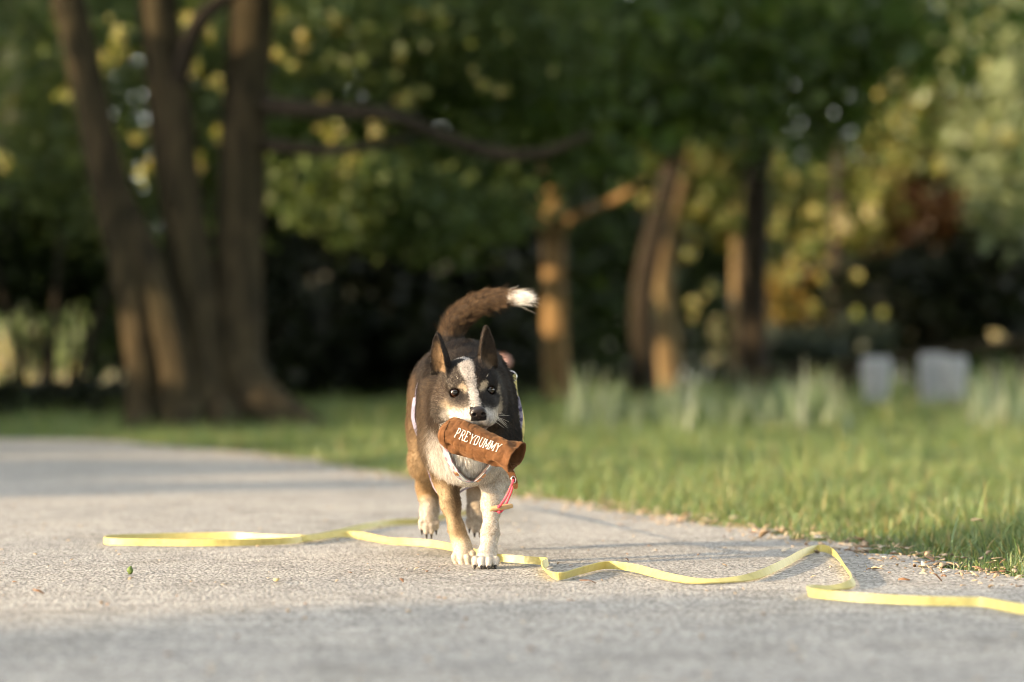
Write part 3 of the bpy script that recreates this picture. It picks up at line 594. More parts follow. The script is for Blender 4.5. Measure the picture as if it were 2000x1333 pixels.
# ================================================================== the dog
# signed-distance sculpting: smooth unions of round cones and ellipsoids, meshed with surface nets
class Sculpt:
    def __init__(s, lo, hi, h):
        s.lo = np.asarray(lo, float); s.h = h
        s.n = np.ceil((np.asarray(hi, float) - s.lo) / h).astype(int) + 1
        s.F = np.full(s.n, 1.0, np.float32); s.prims = []
    def _sub(s, lo, hi):
        a = np.clip(np.floor((np.asarray(lo) - s.lo) / s.h).astype(int), 0, s.n - 1)
        b = np.clip(np.ceil((np.asarray(hi) - s.lo) / s.h).astype(int) + 1, 1, s.n)
        ax = [(s.lo[i] + np.arange(a[i], b[i]) * s.h).astype(np.float32) for i in range(3)]
        X, Y, Z = np.meshgrid(*ax, indexing='ij', sparse=True)
        return tuple(slice(a[i], b[i]) for i in range(3)), (X, Y, Z)
    def add(s, fn, lo, hi, k, flow=None, cut=False):
        m = max(k * 1.2, 0.006)
        sl, g = s._sub(np.asarray(lo) - m, np.asarray(hi) + m); d = fn(*g); A = s.F[sl]
        if cut: d = -d; h = np.clip(0.5 - 0.5 * (A - d) / k, 0, 1); s.F[sl] = A * (1 - h) + d * h + k * h * (1 - h)
        else: h = np.clip(0.5 + 0.5 * (A - d) / k, 0, 1); s.F[sl] = A * (1 - h) + d * h - k * h * (1 - h)
        if flow is not None: s.prims.append((fn, unit(flow)))
    def cone(s, a, b, ra, rb, k=0.02, flow=None, cut=False):
        a = np.asarray(a, float); b = np.asarray(b, float); ab = b - a; L = ab @ ab + 1e-12
        def fn(X, Y, Z):
            px, py, pz = X - a[0], Y - a[1], Z - a[2]
            t = np.clip((px * ab[0] + py * ab[1] + pz * ab[2]) / L, 0, 1)
            return np.sqrt((px - t * ab[0]) ** 2 + (py - t * ab[1]) ** 2 + (pz - t * ab[2]) ** 2) - (ra + (rb - ra) * t)
        lo = np.minimum(a - ra, b - rb); hi = np.maximum(a + ra, b + rb)
        s.add(fn, lo, hi, k, ab if flow is None else flow, cut)
    def chain(s, pts, k=0.02, flow=None):
        for (a, ra), (b, rb) in zip(pts[:-1], pts[1:]): s.cone(a, b, ra, rb, k, flow)
    def ell(s, c, r, k=0.02, R=None, flow=(0, 0.8, -0.5), cut=False):
        c = np.asarray(c, float); r = np.asarray(r, float); R = np.eye(3) if R is None else np.asarray(R, float)  # columns = axes
        def fn(X, Y, Z):
            p = [X - c[0], Y - c[1], Z - c[2]]
            q = [p[0] * R[0, i] + p[1] * R[1, i] + p[2] * R[2, i] for i in range(3)]
            k0 = np.sqrt(sum((q[i] / r[i]) ** 2 for i in range(3))); k1 = np.sqrt(sum((q[i] / r[i] ** 2) ** 2 for i in range(3))) + 1e-6
            return k0 * (k0 - 1) / k1
        e = np.abs(R) @ r; s.add(fn, c - e, c + e, k, flow, cut)
    def mesh(s):
        F = s.F; sg = F < 0
        c = np.zeros(tuple(s.n - 1), np.uint8)
        for dx in (0, 1):
            for dy in (0, 1):
                for dz in (0, 1): c += sg[dx:s.n[0] - 1 + dx, dy:s.n[1] - 1 + dy, dz:s.n[2] - 1 + dz]
        act = np.argwhere((c > 0) & (c < 8)); idx = np.full(c.shape, -1, np.int32); idx[tuple(act.T)] = np.arange(len(act))
        acc = np.zeros((len(act), 3)); cnt = np.zeros(len(act))
        cr = [np.array(q) for q in np.ndindex(2, 2, 2)]
        for a in cr:
            for ax in range(3):
                if a[ax]: continue
                b = a.copy(); b[ax] = 1
                fa = F[tuple((act + a).T)]; fb = F[tuple((act + b).T)]; m = (fa < 0) != (fb < 0)
                t = np.where(m, fa / np.where(m, fa - fb, 1), 0)
                acc[m] += a + t[m][:, None] * (b - a); cnt[m] += 1
        V = s.lo + (act + acc / cnt[:, None]) * s.h
        Q = []
        for ax in range(3):
            u, w = (ax + 1) % 3, (ax + 2) % 3
            sl0 = [slice(None)] * 3; sl1 = [slice(None)] * 3; sl0[ax] = slice(0, -1); sl1[ax] = slice(1, None)
            e = np.argwhere(sg[tuple(sl0)] != sg[tuple(sl1)])
            e = e[(e[:, u] > 0) & (e[:, w] > 0) & (e[:, u] < s.n[u] - 1) & (e[:, w] < s.n[w] - 1)]
            eu = np.eye(3, dtype=int)[u]; ew = np.eye(3, dtype=int)[w]
            q = np.stack([idx[tuple((e - eu - ew).T)], idx[tuple((e - ew).T)], idx[tuple(e.T)], idx[tuple((e - eu).T)]], 1)
            fl = sg[tuple(e.T)]; q[~fl] = q[~fl][:, ::-1]; Q.append(q)
        return V, np.vstack(Q)

# --- head frame: origin between the eyes, millimetres; x to the viewer's right, f forward, z up
YAW, HPITCH, ROLL = math.radians(10.5), math.radians(11.5), math.radians(4)
fw = np.array([math.sin(YAW) * math.cos(HPITCH), -math.cos(YAW) * math.cos(HPITCH), -math.sin(HPITCH)])
rt0 = unit(np.array([math.cos(YAW), math.sin(YAW), 0])); up0 = np.cross(fw, rt0)
rt = rt0 * math.cos(ROLL) + up0 * math.sin(ROLL); up = np.cross(fw, rt)
HEAD0 = P(923, 766, 4.765)
HR = np.stack([rt, fw, up], 1)
def H(x, f, z): return HEAD0 + (rt * x + fw * f + up * z) * 0.001
def toH(p): return ((p - HEAD0) @ HR) * 1000.0

sc = Sculpt((-0.285, 4.64, -0.004), (0.095, 5.56, 0.60), 0.0022)
BACK = np.array([-0.05, 0.9, -0.25]); DOWN = np.array([0, 0.15, -1.0])
# trunk
sc.ell(P(912, 822, 5.00), (0.086, 0.135, 0.134), 0.03, flow=(0, 0.8, -0.6))
sc.ell(P(900, 788, 5.17), (0.084, 0.16, 0.100), 0.04, flow=(0, 1, -0.35))
sc.ell(P(889, 775, 5.33), (0.084, 0.12, 0.100), 0.04, flow=(0, 1, -0.45))
sc.cone(P(908, 750, 5.00), P(890, 752, 5.34), 0.074, 0.082, 0.05, flow=(0, 1, -0.25))
# neck and throat
sc.cone(P(908, 752, 4.99), P(917, 765, 4.86), 0.076, 0.062, 0.05, flow=(0, 0.9, -0.5))
sc.cone(P(915, 800, 4.88), P(910, 880, 4.915), 0.070, 0.062, 0.04, flow=(0, 0.3, -1))
sc.ell(P(914, 882, 4.925), (0.066, 0.055, 0.062), 0.03, flow=(0, 0.3, -1))
# shoulders
sc.ell(P(858, 832, 4.99), (0.036, 0.072, 0.092), 0.035, flow=(0, 0.5, -1))
sc.ell(P(970, 828, 4.99), (0.037, 0.072, 0.092), 0.035, flow=(0, 0.5, -1))
# head
sc.ell(H(0, -48, 10), (0.057, 0.062, 0.050), 0.02, HR, flow=-fw + 0.2 * up)
for sx in (-1, 1):
    sc.ell(H(sx * 38, -40, -22), (0.030, 0.042, 0.034), 0.02, HR, flow=-fw + sx * rt * 0.6 - up * 0.3)
    sc.ell(H(sx * 47, -52, -42), (0.022, 0.030, 0.030), 0.02, HR, flow=-fw + sx * rt * 0.5 - up * 0.8)
    sc.ell(H(sx * 27, -13, 13), (0.020, 0.018, 0.013), 0.014, HR, flow=-fw * 0.6 + up + sx * rt * 0.5)
    sc.ell(H(sx * 26, 8, -24), (0.020, 0.030, 0.020), 0.02, HR, flow=-fw + sx * rt * 0.6)
    sc.ell(H(sx * 15, 40, -45), (0.0185, 0.025, 0.0165), 0.012, HR, flow=-fw * 0.7 + sx * rt * 0.6 - up * 0.4)
    sc.ell(H(sx * 25, 14, -46), (0.019, 0.032, 0.020), 0.015, HR, flow=-fw * 0.8 + sx * rt * 0.6 - up * 0.3)
sc.cone(H(0, -22, 0), H(0, 22, -17), 0.027, 0.021, 0.02, flow=-fw + 0.5 * up)
sc.cone(H(0, 20, -16), H(0, 50, -33), 0.021, 0.0155, 0.014, flow=-fw + 0.4 * up)
sc.cone(H(0, -20, -62), H(0, 32, -84), 0.030, 0.016, 0.018, flow=-fw - 0.5 * up)   # lower jaw, behind the pouch
EYES = [H(-33, -9, 0), H(33.5, -9, 0)]
for e in EYES:
    sc.ell(e - fw * 0.001, (0.0138, 0.0130, 0.0130), 0.008, HR, flow=up)            # lids
    sc.ell(e + fw * 0.011, (0.0120, 0.0135, 0.0112), 0.003, HR, flow=None, cut=True)  # opening of the lids
# ears: cupped leaf-shaped shells
def ear(base, tip, front, width, cup, k=0.010):
    base = np.asarray(base); tip = np.asarray(tip); L = np.linalg.norm(tip - base); ax = (tip - base) / L
    nn = unit(front - ax * (front @ ax)); ss = np.cross(ax, nn)
    def fn(X, Y, Z):
        p = (X - base[0], Y - base[1], Z - base[2])
        t = p[0] * ax[0] + p[1] * ax[1] + p[2] * ax[2]; s_ = p[0] * ss[0] + p[1] * ss[1] + p[2] * ss[2]; n = p[0] * nn[0] + p[1] * nn[1] + p[2] * nn[2]
        tt = np.clip(t / L, -0.25, 1.2)
        w = width * np.clip(1 - np.clip(tt, 0, 1) ** 1.7, 0.0, 1) ** 0.75 * (1 - 0.10 * np.clip(tt, -1, 0)) + 0.0015
        q = np.clip(s_ / w, -1.3, 1.3); sh = n - cup * w * (q * q - 0.45)
        th = 0.0026 + 0.0022 * np.clip(1 - tt, 0, 1)
        d = np.maximum(np.maximum(np.abs(sh) * 0.72 - th, (np.abs(s_) - w) * 0.8), np.maximum(t - L, -t - 0.012))
        return d
    e = np.array([0.05] * 3); sc.add(fn, np.minimum(base, tip) - e, np.maximum(base, tip) + e, k, ax)
    return base, ax, nn, ss, L
EARS = [ear(H(-48, -48, 40), H(-60, -44, 115), unit(-0.95 * rt * 1.0 + 0.62 * fw), 0.0235, 0.75),
        ear(H(36, -50, 46), H(39, -50, 122), unit(0.50 * rt + 0.85 * fw), 0.0215, 0.6)]
# tail: rises from the rump, arches to the viewer's right
TAIL = [(P(884, 740, 5.40), 0.040), (P(878, 690, 5.455), 0.027), (P(886, 640, 5.475), 0.0240), (P(912, 608, 5.47), 0.0225), (P(950, 588, 5.45), 0.0195), (P(985, 582, 5.43), 0.0140), (P(1010, 581, 5.415), 0.0085), (P(1026, 581, 5.405), 0.003)]
tl = spline(np.array([list(p) + [r] for p, r in TAIL]), 15)
sc.chain([(q[:3], q[3]) for q in tl], 0.012)
# legs
def paw(ankle, pad, toe_dir, side, w, lift=0.0, rear=False):
    """toes fanned from the pad centre; returns toe tips"""
    toe_dir = unit(toe_dir); side = unit(side); upn = unit(np.cross(side, toe_dir)); upn = upn if upn[2] > 0 or abs(toe_dir[2]) > .7 else -upn
    if abs(toe_dir[2]) > .7 and upn[1] > 0: upn = -upn
    sc.ell(pad, (w * 0.44, 0.020, 0.0150), 0.010, np.stack([side, toe_dir, upn], 1), flow=toe_dir - upn * 0.2)
    sc.cone(ankle, pad + upn * 0.004, 0.0165, 0.0155, 0.014, flow=toe_dir)
    tips = []
    for q, (o, ln) in enumerate(((-0.44, 0.021), (-0.15, 0.031), (0.15, 0.031), (0.44, 0.021))):
        a = pad + side * w * o * 0.8 + toe_dir * 0.006 + upn * 0.003
        m = pad + side * w * o * 1.02 + toe_dir * (ln * 0.62) + upn * 0.0035
        b = pad + side * w * o * 1.05 + toe_dir * ln - upn * 0.0045
        sc.cone(a, m, 0.0080, 0.0080, 0.0022, flow=toe_dir); sc.cone(m, b, 0.0080, 0.0066, 0.0018, flow=toe_dir)
        tips.append((b, unit(toe_dir * 0.8 - upn * 0.55), upn))
    return tips
CLAWS = []
X1 = np.array([1.0, 0, 0])
# planted foreleg (viewer's right)
sc.chain([(P(974, 860, 4.99), 0.044), (P(967, 935, 4.99), 0.0270), (P(961, 985, 4.95), 0.0180), (P(957, 1045, 4.905), 0.0138), (P(953, 1076, 4.885), 0.0150)], 0.022, flow=DOWN)
pd = P(949, 1099, 4.862); pd[2] = 0.0145
CLAWS += paw(P(953, 1078, 4.88), pd, np.array([-0.05, -1, -0.06]), X1, 0.045)
# other foreleg, just leaving the ground, toes down
sc.chain([(P(862, 868, 4.99), 0.039), (P(872, 940, 5.02), 0.0220), (P(880, 985, 5.00), 0.0162), (P(892, 1035, 4.985), 0.0125), (P(900, 1060, 4.985), 0.0148)], 0.022, flow=DOWN)
CLAWS += paw(P(900, 1058, 4.985), P(905, 1076, 4.972), np.array([0.12, -0.55, -0.75]), np.array([0.98, -0.1, 0.15]), 0.040)
# hind leg, viewer's left: swung forward, paw hanging
sc.ell(P(848, 815, 5.33), (0.052, 0.095, 0.105), 0.04, flow=DOWN)
sc.chain([(P(846, 840, 5.31), 0.056), (P(835, 905, 5.25), 0.036), (P(834, 950, 5.36), 0.0195), (P(838, 972, 5.37), 0.0160), (P(839, 992, 5.33), 0.0135), (P(838, 1000, 5.32), 0.0145)], 0.025, flow=DOWN)
CLAWS += paw(P(839, 996, 5.325), P(838, 1011, 5.312), np.array([0.0, -0.42, -0.9]), X1, 0.034)
# hind leg, viewer's right
sc.ell(P(944, 815, 5.33), (0.050, 0.095, 0.105), 0.04, flow=DOWN)
sc.chain([(P(944, 840, 5.31), 0.058), (P(945, 905, 5.25), 0.040), (P(938, 950, 5.39), 0.023), (P(934, 972, 5.40), 0.0185), (P(932, 998, 5.38), 0.016), (P(931, 1003, 5.375), 0.016)], 0.025, flow=DOWN)
CLAWS += paw(P(932, 996, 5.378), P(932, 1009, 5.368), np.array([0.0, -0.35, -0.93]), X1, 0.038)
DV, DQ = sc.mesh()
def relax(V, Q, w, it):
    e = np.vstack([Q[:, [0, 1]], Q[:, [1, 2]], Q[:, [2, 3]], Q[:, [3, 0]]]); e = np.vstack([e, e[:, ::-1]])
    cnt = np.bincount(e[:, 0], minlength=len(V))[:, None]
    for _ in range(it):
        m = np.stack([np.bincount(e[:, 0], V[e[:, 1], k], len(V)) for k in range(3)], 1) / cnt; V = V + (m - V) * w
    return V
_h = toH(DV); _ear = smooth(50, 62, _h[:, 2]) * (DV[:, 1] < 4.9)
DV = relax(DV, DQ, 0.5, 1); DV = relax(DV, DQ, 0.5 * _ear[:, None], 5)
def sdf_at(p):
    q = (np.asarray(p) - sc.lo) / sc.h; i = np.clip(np.floor(q).astype(int), 0, sc.n - 2); f = q - i; r = 0
    for a in np.ndindex(2, 2, 2):
        w = np.prod([f[..., k] if a[k] else 1 - f[..., k] for k in range(3)], axis=0)
        r = r + w * sc.F[i[..., 0] + a[0], i[..., 1] + a[1], i[..., 2] + a[2]]
    return r
def sdf_grad(p):
    e = sc.h; p = np.asarray(p, float)
    return unit(np.stack([sdf_at(p + np.eye(3)[k] * e) - sdf_at(p - np.eye(3)[k] * e) for k in range(3)], -1))

# --- coat colours (albedo)
BLK = (0.014, 0.012, 0.0115); DBR = (0.038, 0.025, 0.016); BRN = (0.13, 0.080, 0.042); TAN = (0.345, 0.252, 0.15)
CRM = (0.54, 0.43, 0.295); WHT = (0.60, 0.555, 0.50); GRZ = (0.125, 0.092, 0.062); LGT = (0.48, 0.42, 0.36)
def coat(p, r):
    n = len(p); h = toH(p); C = np.tile(np.array(BLK), (n, 1))
    nz = vnoise(p * 90, 1) * 0.5 + vnoise(p * 220, 2) * 0.35; jit = r.normal(size=n) * 0.16
    x, y, z = p.T
    def lay(mask, c, a=1.0):
        m = (np.clip(mask, 0, 1) * a)[:, None]; C[:] = C * (1 - m) + np.array(c) * m
    def bl(u, v, Y, ru, rv, ry, c, soft=0.35, a=1.0, rot=0.0):
        c0 = P(u, v, Y); s_ = Y / FPX; dx = (x - c0[0]) / s_; dz = (c0[2] - z) / s_
        ca, sa = math.cos(rot), math.sin(rot); ex = (dx * ca + dz * sa) / ru; ez = (-dx * sa + dz * ca) / rv
        d = np.sqrt(ex ** 2 + ez ** 2 + ((y - c0[1]) / ry) ** 2) + (nz * 0.2 + jit) * min(1, soft * 1.6)
        lay(1 - smooth(1 - soft, 1 + soft, d), c, a)
    # flanks go brown then tan towards the belly and legs
    zz = z + 0.018 * nz + 0.012 * jit * 3
    lay((1 - smooth(0.27, 0.43, zz)), DBR, 0.9); lay(1 - smooth(0.17, 0.36, zz + 0.25 * np.clip(x + 0.14, 0, 1)), BRN, 0.9)
    lay(1 - smooth(0.12, 0.27, zz + 0.5 * np.clip(x + 0.15, 0, 1)), (0.34, 0.23, 0.12))
    bl(808, 890, 5.27, 24, 70, 0.2, (0.27, 0.185, 0.10), 0.6)
    bl(800, 800, 5.30, 22, 60, 0.2, BRN, 0.6, 0.8)
    # neck and shoulder sides
    bl(842, 850, 4.94, 26, 90, 0.09, GRZ, 0.5)
    bl(845, 800, 4.90, 22, 40, 0.08, DBR, 0.5)
    bl(995, 840, 4.96, 32, 95, 0.13, BLK, 0.35)
    # white chest
    bl(866, 890, 4.93, 27, 56, 0.10, WHT, 0.35, 1.0, -0.12)
    bl(915, 905, 4.87, 54, 55, 0.13, WHT, 0.3)
    bl(878, 925, 4.92, 30, 26, 0.10, WHT, 0.4, 0.9)
    bl(970, 925, 4.95, 40, 48, 0.11, WHT, 0.35)
    bl(915, 905, 4.86, 42, 50, 0.12, (0.78, 0.74, 0.68), 0.4)  # chest painted brighter to offset the shade under the pouch
    # forelegs
    bl(882, 985, 5.00, 34, 75, 0.09, TAN, 0.25)
    bl(889, 958, 4.97, 13, 42, 0.07, DBR, 0.6, 0.75)
    bl(893, 1000, 4.96, 8, 40, 0.05, BRN, 0.6, 0.6)
    bl(905, 1085, 4.98, 34, 36, 0.09, CRM, 0.35); bl(907, 1092, 4.96, 26, 26, 0.07, WHT, 0.5, 0.6)
    bl(962, 1010, 4.92, 40, 105, 0.13, WHT, 0.2); bl(950, 1090, 4.87, 32, 40, 0.08, WHT, 0.2)
    # hind paws
    bl(838, 1015, 5.34, 34, 42, 0.12, LGT, 0.3); bl(932, 1000, 5.39, 30, 50, 0.12, LGT, 0.3)
    # ticking on the white leg
    tick = (r.uniform(size=n) < 0.30) & (np.abs(x - P(962, 1010, 4.92)[0]) < 0.045) & (z < 0.20) & (z > 0.03) & (y < 5.1)
    C[tick] = C[tick] * 0.35 + np.array(TAN) * 0.65
    # tail
    tm = (y > 5.36) & (z > 0.475); C[tm] = np.array(DBR); k2 = tm & (r.uniform(size=n) < 0.45); C[k2] = np.array(BRN) * 0.9
    tip = tm & (x + 0.004 * nz + 0.003 * jit * 6 > P(992, 580, 5.42)[0]); C[tip] = np.array((0.80, 0.76, 0.70))
    # ---- head
    X, Fh, Z = h.T
    hd = (Fh > -95) & (Fh < 100) & (np.abs(X) < 92) & (Z > -72) & (Z < 140) & (y < 4.90)
    jx = X + nz * 4 + jit * 9; jz = Z + nz * 4 + jit * 9
    def hl(cx, cz, rx, rz, c, soft=0.3, a=1.0, rot=0.0, f0=-200, f1=200):
        ca, sa = math.cos(rot), math.sin(rot); ex = ((jx - cx) * ca + (jz - cz) * sa) / rx; ez = (-(jx - cx) * sa + (jz - cz) * ca) / rz
        d = np.sqrt(ex ** 2 + ez ** 2); lay((1 - smooth(1 - soft, 1 + soft, d)) * (hd & (Fh > f0) & (Fh < f1)), c, a)
    lay(hd.astype(float), BLK)
    lay(hd * smooth(5, -25, jx), (0.050, 0.040, 0.031), 0.9)  # warm sunlight painted into the black fur on this side of the face
    hl(-62, -2, 16, 22, DBR, 0.4)
    hl(-40, -25, 19, 12, (0.46, 0.39, 0.30), 0.4, 0.85); hl(-50, -18, 8, 8, TAN, 0.4, 0.4)
    hl(-36, -12, 19, 11, (0.085, 0.066, 0.050), 0.5, 0.9)
    hl(-34, -46, 25, 19, WHT, 0.3)
    hl(44, -40, 16, 16, (0.48, 0.42, 0.34), 0.3); hl(55, -16, 4.0, 22, (0.46, 0.38, 0.28), 0.4, 1, 0.06)
    hl(0, -46, 40, 26, WHT, 0.25)
    # blaze: wide on the forehead, narrow between the eyes
    c_ = np.interp(Z, [-40, -10, 10, 30, 64], [0, -3, -3, -6, -12]); w_ = np.interp(Z, [-40, -18, 0, 12, 30, 64, 80], [24, 13, 8, 8, 12, 16, 14])
    lay((1 - smooth(0.75, 1.2, np.abs(jx - c_) / w_)) * (hd & (Fh > -75) & (Z < 80)), (0.52, 0.48, 0.44))
    spk = hd & (r.uniform(size=n) < 0.24) & (C.mean(1) > 0.3); C[spk] = C[spk] * 0.45
    spk = hd & (jx < -6) & (r.uniform(size=n) < 0.16) & (C.mean(1) < 0.1); C[spk] = C[spk] * 0.5 + np.array((0.30, 0.26, 0.22)) * 0.5
    hl(10, 12, 3.5, 26, DBR, 0.6, 0.7, 0.05, -40)
    hl(-21, 12, 8, 7.5, CRM, 0.3, 0.9, -0.5, -60); hl(20.5, 13, 9, 8, CRM, 0.3, 0.95, 0.5, -60)
    hl(14, -10, 9, 11, BLK, 0.4, 0.85, 0, -40); hl(44, -14, 12, 15, BLK, 0.35, 1, 0, -60)
    for ex_ in (-33, 33.5):
        hl(ex_, -1, 16, 13.5, (0.024, 0.018, 0.014) if ex_ < 0 else BLK, 0.3, 0.9, 0, -40)
        hl(ex_, 0, 11, 10, (0.012, 0.010, 0.009), 0.15, 1, 0, -40)
    hl(2, -58, 26, 7, (0.20, 0.15, 0.11), 0.6, 0.7, 0, 30); hl(-14, -42, 12, 12, (0.40, 0.36, 0.32), 0.6, 0.6, 0, 30); hl(16, -42, 11, 12, (0.36, 0.34, 0.33), 0.6, 0.6, 0, 30)
    lay(((Z < -58) & (Fh > -5) & hd).astype(float), (0.12, 0.07, 0.06), 0.7)
    nosem = hd & (Fh > 44) & (np.abs(X) < 15) & (Z < -18) & (Z > -44); C[nosem] = np.array((0.008, 0.006, 0.006))
    # ears
    for k, (b0, ax, nn, ss, L) in enumerate(EARS):
        q = p - b0; t = q @ ax / L; s_ = np.abs(q @ ss) / 0.026; nrm = q @ nn
        m = (t > -0.1) & (t < 1.1) & (s_ < 1.3) & (np.abs(nrm) < 0.03) & (Z > 34)
        C[m] = np.array(BLK) * 1.3
        wloc = np.clip(1 - np.clip(t, 0, 1) ** 1.7, 0.02, 1) ** 0.75
        inn = m & (nrm - 0.6 * 0.024 * wloc * ((s_ / wloc) ** 2 - 0.45) > -0.001)
        g_ = (1 - smooth(0.35, 0.95, t + 0.25 * nz + 0.1 * jit)) * (1 - smooth(0.55, 0.95, s_ / wloc + 0.15 * nz)) if k == 0 else (1 - smooth(0.0, 0.45, t + 0.3 * nz)) * (1 - smooth(0.4, 0.9, s_ / wloc)) * 0.8 + 0.18
        g_ = (g_ * inn)[:, None]; C[:] = C * (1 - g_) + np.array((0.27, 0.18, 0.10) if k == 0 else (0.15, 0.10, 0.06)) * g_
    return np.clip(C * (1 + 0.12 * r.normal(size=(n, 1))), 0.004, 0.9)

def mat_skin():
    t = NT('dog_skin'); t.l.new(t.attr(), t.b.inputs['Base Color']); t.b.inputs['Roughness'].default_value = 0.7; t.b.inputs['Specular IOR Level'].default_value = 0.2; return t.m
def mat_fur():
    t = NT('dog_fur'); t.l.new(t.attr(), t.b.inputs['Base Color']); t.b.inputs['Roughness'].default_value = 0.5; t.b.inputs['Specular IOR Level'].default_value = 0.14; return t.m
DOG_BASE = P(905, 1110, 5.08); DOG_BASE[2] = 0
dog = empty('dog', DOG_BASE.tolist())
tag(dog, 'black, tan and white dog with pricked ears trotting with a brown pouch in its mouth', 'dog')
rc = np.random.default_rng(21)
body_me = mesh_np('body', DV, DQ); color_attr(body_me, coat(DV, rc) * 0.85)
body = link('body', body_me, mat_skin(), dog)

# --- fur: short strands combed along the body
def grow_fur(N):
    r = np.random.default_rng(5)
    T = np.vstack([DQ[:, [0, 1, 2]], DQ[:, [0, 2, 3]]]); A = DV[T[:, 0]]; B = DV[T[:, 1]]; Cc = DV[T[:, 2]]
    ar = np.linalg.norm(np.cross(B - A, Cc - A), axis=1); mid = (A + B + Cc) / 3; hm = toH(mid)
    wgt = ar * np.where(mid[:, 1] < 4.9, 2.2, 1.0)
    k = r.choice(len(T), N, p=wgt / wgt.sum()); a, b = r.uniform(size=(2, N)); f = a + b > 1; a[f] = 1 - a[f]; b[f] = 1 - b[f]
    p = A[k] + (B[k] - A[k]) * a[:, None] + (Cc[k] - A[k]) * b[:, None]
    nrm = sdf_grad(p); h = toH(p)
    fl = np.zeros((N, 3)); 
    for fn, v in sc.prims:
        d = np.abs(fn(p[:, 0], p[:, 1], p[:, 2])); fl += np.exp(-d / 0.005)[:, None] * v
    fl = fl + vnoise(p * 35, 5)[:, None] * 0.15 + 1e-4
    fl = unit(fl - nrm * (fl * nrm).sum(1, keepdims=True))
    x, y, z = p.T; X, Fh, Z = h.T
    L = np.full(N, 0.0088)
    hd = (y < 4.87) & (Z > -75)
    L = np.where(hd, 0.0062, L); L = np.where(hd & (Fh > 0), 0.0042, L); L = np.where(hd & (Fh > 35), 0.0026, L)
    L = np.where(hd & (Fh < -30) & (np.abs(X) > 40) & (Z < 30), 0.0105, L)
    L = np.where((y < 5.0) & ~hd & (z > 0.2), 0.0135, L)
    L = np.where(z < 0.17, 0.0045, L); L = np.where(z < 0.065, 0.0024, L)
    tl_ = (y > 5.36) & (z > 0.475); L = np.where(tl_, 0.013, L); L = np.where(tl_ & (nrm[:, 2] < -0.2), 0.016, L); tip = tl_ & (x > P(985, 580, 5.42)[0]); L = np.where(tip, 0.030, L)
    ear_ = hd & (Z > 52); L = np.where(ear_, 0.0040, L)
    keep = np.ones(N, bool)
    for e in EYES: keep &= np.linalg.norm(p - e - fw * 0.008, axis=1) > 0.0128
    keep &= ~((Fh > 46) & (np.abs(X) < 16) & (Z < -16) & (Z > -46) & (y < 4.75))
    keep &= ~((Z < -60) & (Fh > 5) & (y < 4.78))
    lift = np.where(tip, 0.10, np.where(tl_, 0.42, np.where(hd, 0.30, 0.28))) * r.uniform(0.6, 1.5, N)
    stray = r.uniform(size=N) < 0.04; L = np.where(stray & (L > .004), L * 1.5, L); lift = np.where(stray, lift * 1.8 + .12, lift)
    lift = lift * (1 + 0.6 * vnoise(p * 200, 33)); fl = unit(fl + np.stack([vnoise(p * 150, 34 + q) for q in range(3)], 1) * 0.20)
    d0 = unit(fl + nrm * lift[:, None] + r.normal(size=(N, 3)) * 0.16)
    d1 = unit(d0 + fl * 0.35 - nrm * 0.12 + np.array([0, 0, -0.12]) + r.normal(size=(N, 3)) * 0.14)
    L = L * r.uniform(0.55, 1.2, N) * (1 + 0.35 * vnoise(p * 240, 31))
    pts = np.stack([p - nrm * 0.0006, p + d0 * (L * 0.36)[:, None], p + d0 * (L * 0.66)[:, None] + (d1 - d0) * (L * 0.15)[:, None], p + d0 * (L * 0.66)[:, None] + d1 * (L * 0.36)[:, None]], 1)
    C = coat(p, r)
    # tips of dark hairs bleach a little in warm brown
    bl_ = (C.mean(1) < 0.06) & (r.uniform(size=N) < 0.22); C[bl_] = C[bl_] * 0.6 + np.array((0.11, 0.075, 0.045)) * 0.4
    cn_ = vnoise(p * 240, 31) * 0.6 + vnoise(p * 110, 32) * 0.5; C = np.clip(C * (1 + 0.36 * cn_[:, None]) * r.uniform(0.65, 1.3, (N, 1)), 0.003, 0.85)
    rad = np.where(hd, 0.00019, 0.00025) * r.uniform(0.7, 1.2, N)
    return pts[keep], C[keep], rad[keep]
pts, FC, FR = grow_fur(230000)
fur_d = bpy.data.hair_curves.new('fur'); nf = len(pts)
fur_d.add_curves([4] * nf)
fur_d.attributes['position'].data.foreach_set('vector', pts.astype(np.float32).ravel())
ra_ = fur_d.attributes.get('radius') or fur_d.attributes.new('radius', 'FLOAT', 'POINT')
ra_.data.foreach_set('value', (FR[:, None] * np.array([1.0, 0.95, 0.7, 0.15])[None]).astype(np.float32).ravel())
ca_ = fur_d.attributes.new('col', 'FLOAT_COLOR', 'POINT')
ca_.data.foreach_set('color', np.repeat(np.hstack([FC, np.ones((nf, 1))]), 4, 0).astype(np.float32).ravel())
fur_d.materials.append(mat_fur())
fur = bpy.data.objects.new('fur', fur_d); col.objects.link(fur); fur.parent = dog; fur.matrix_parent_inverse = Matrix.Translation(-dog.location)
fur['kind'] = 'stuff'

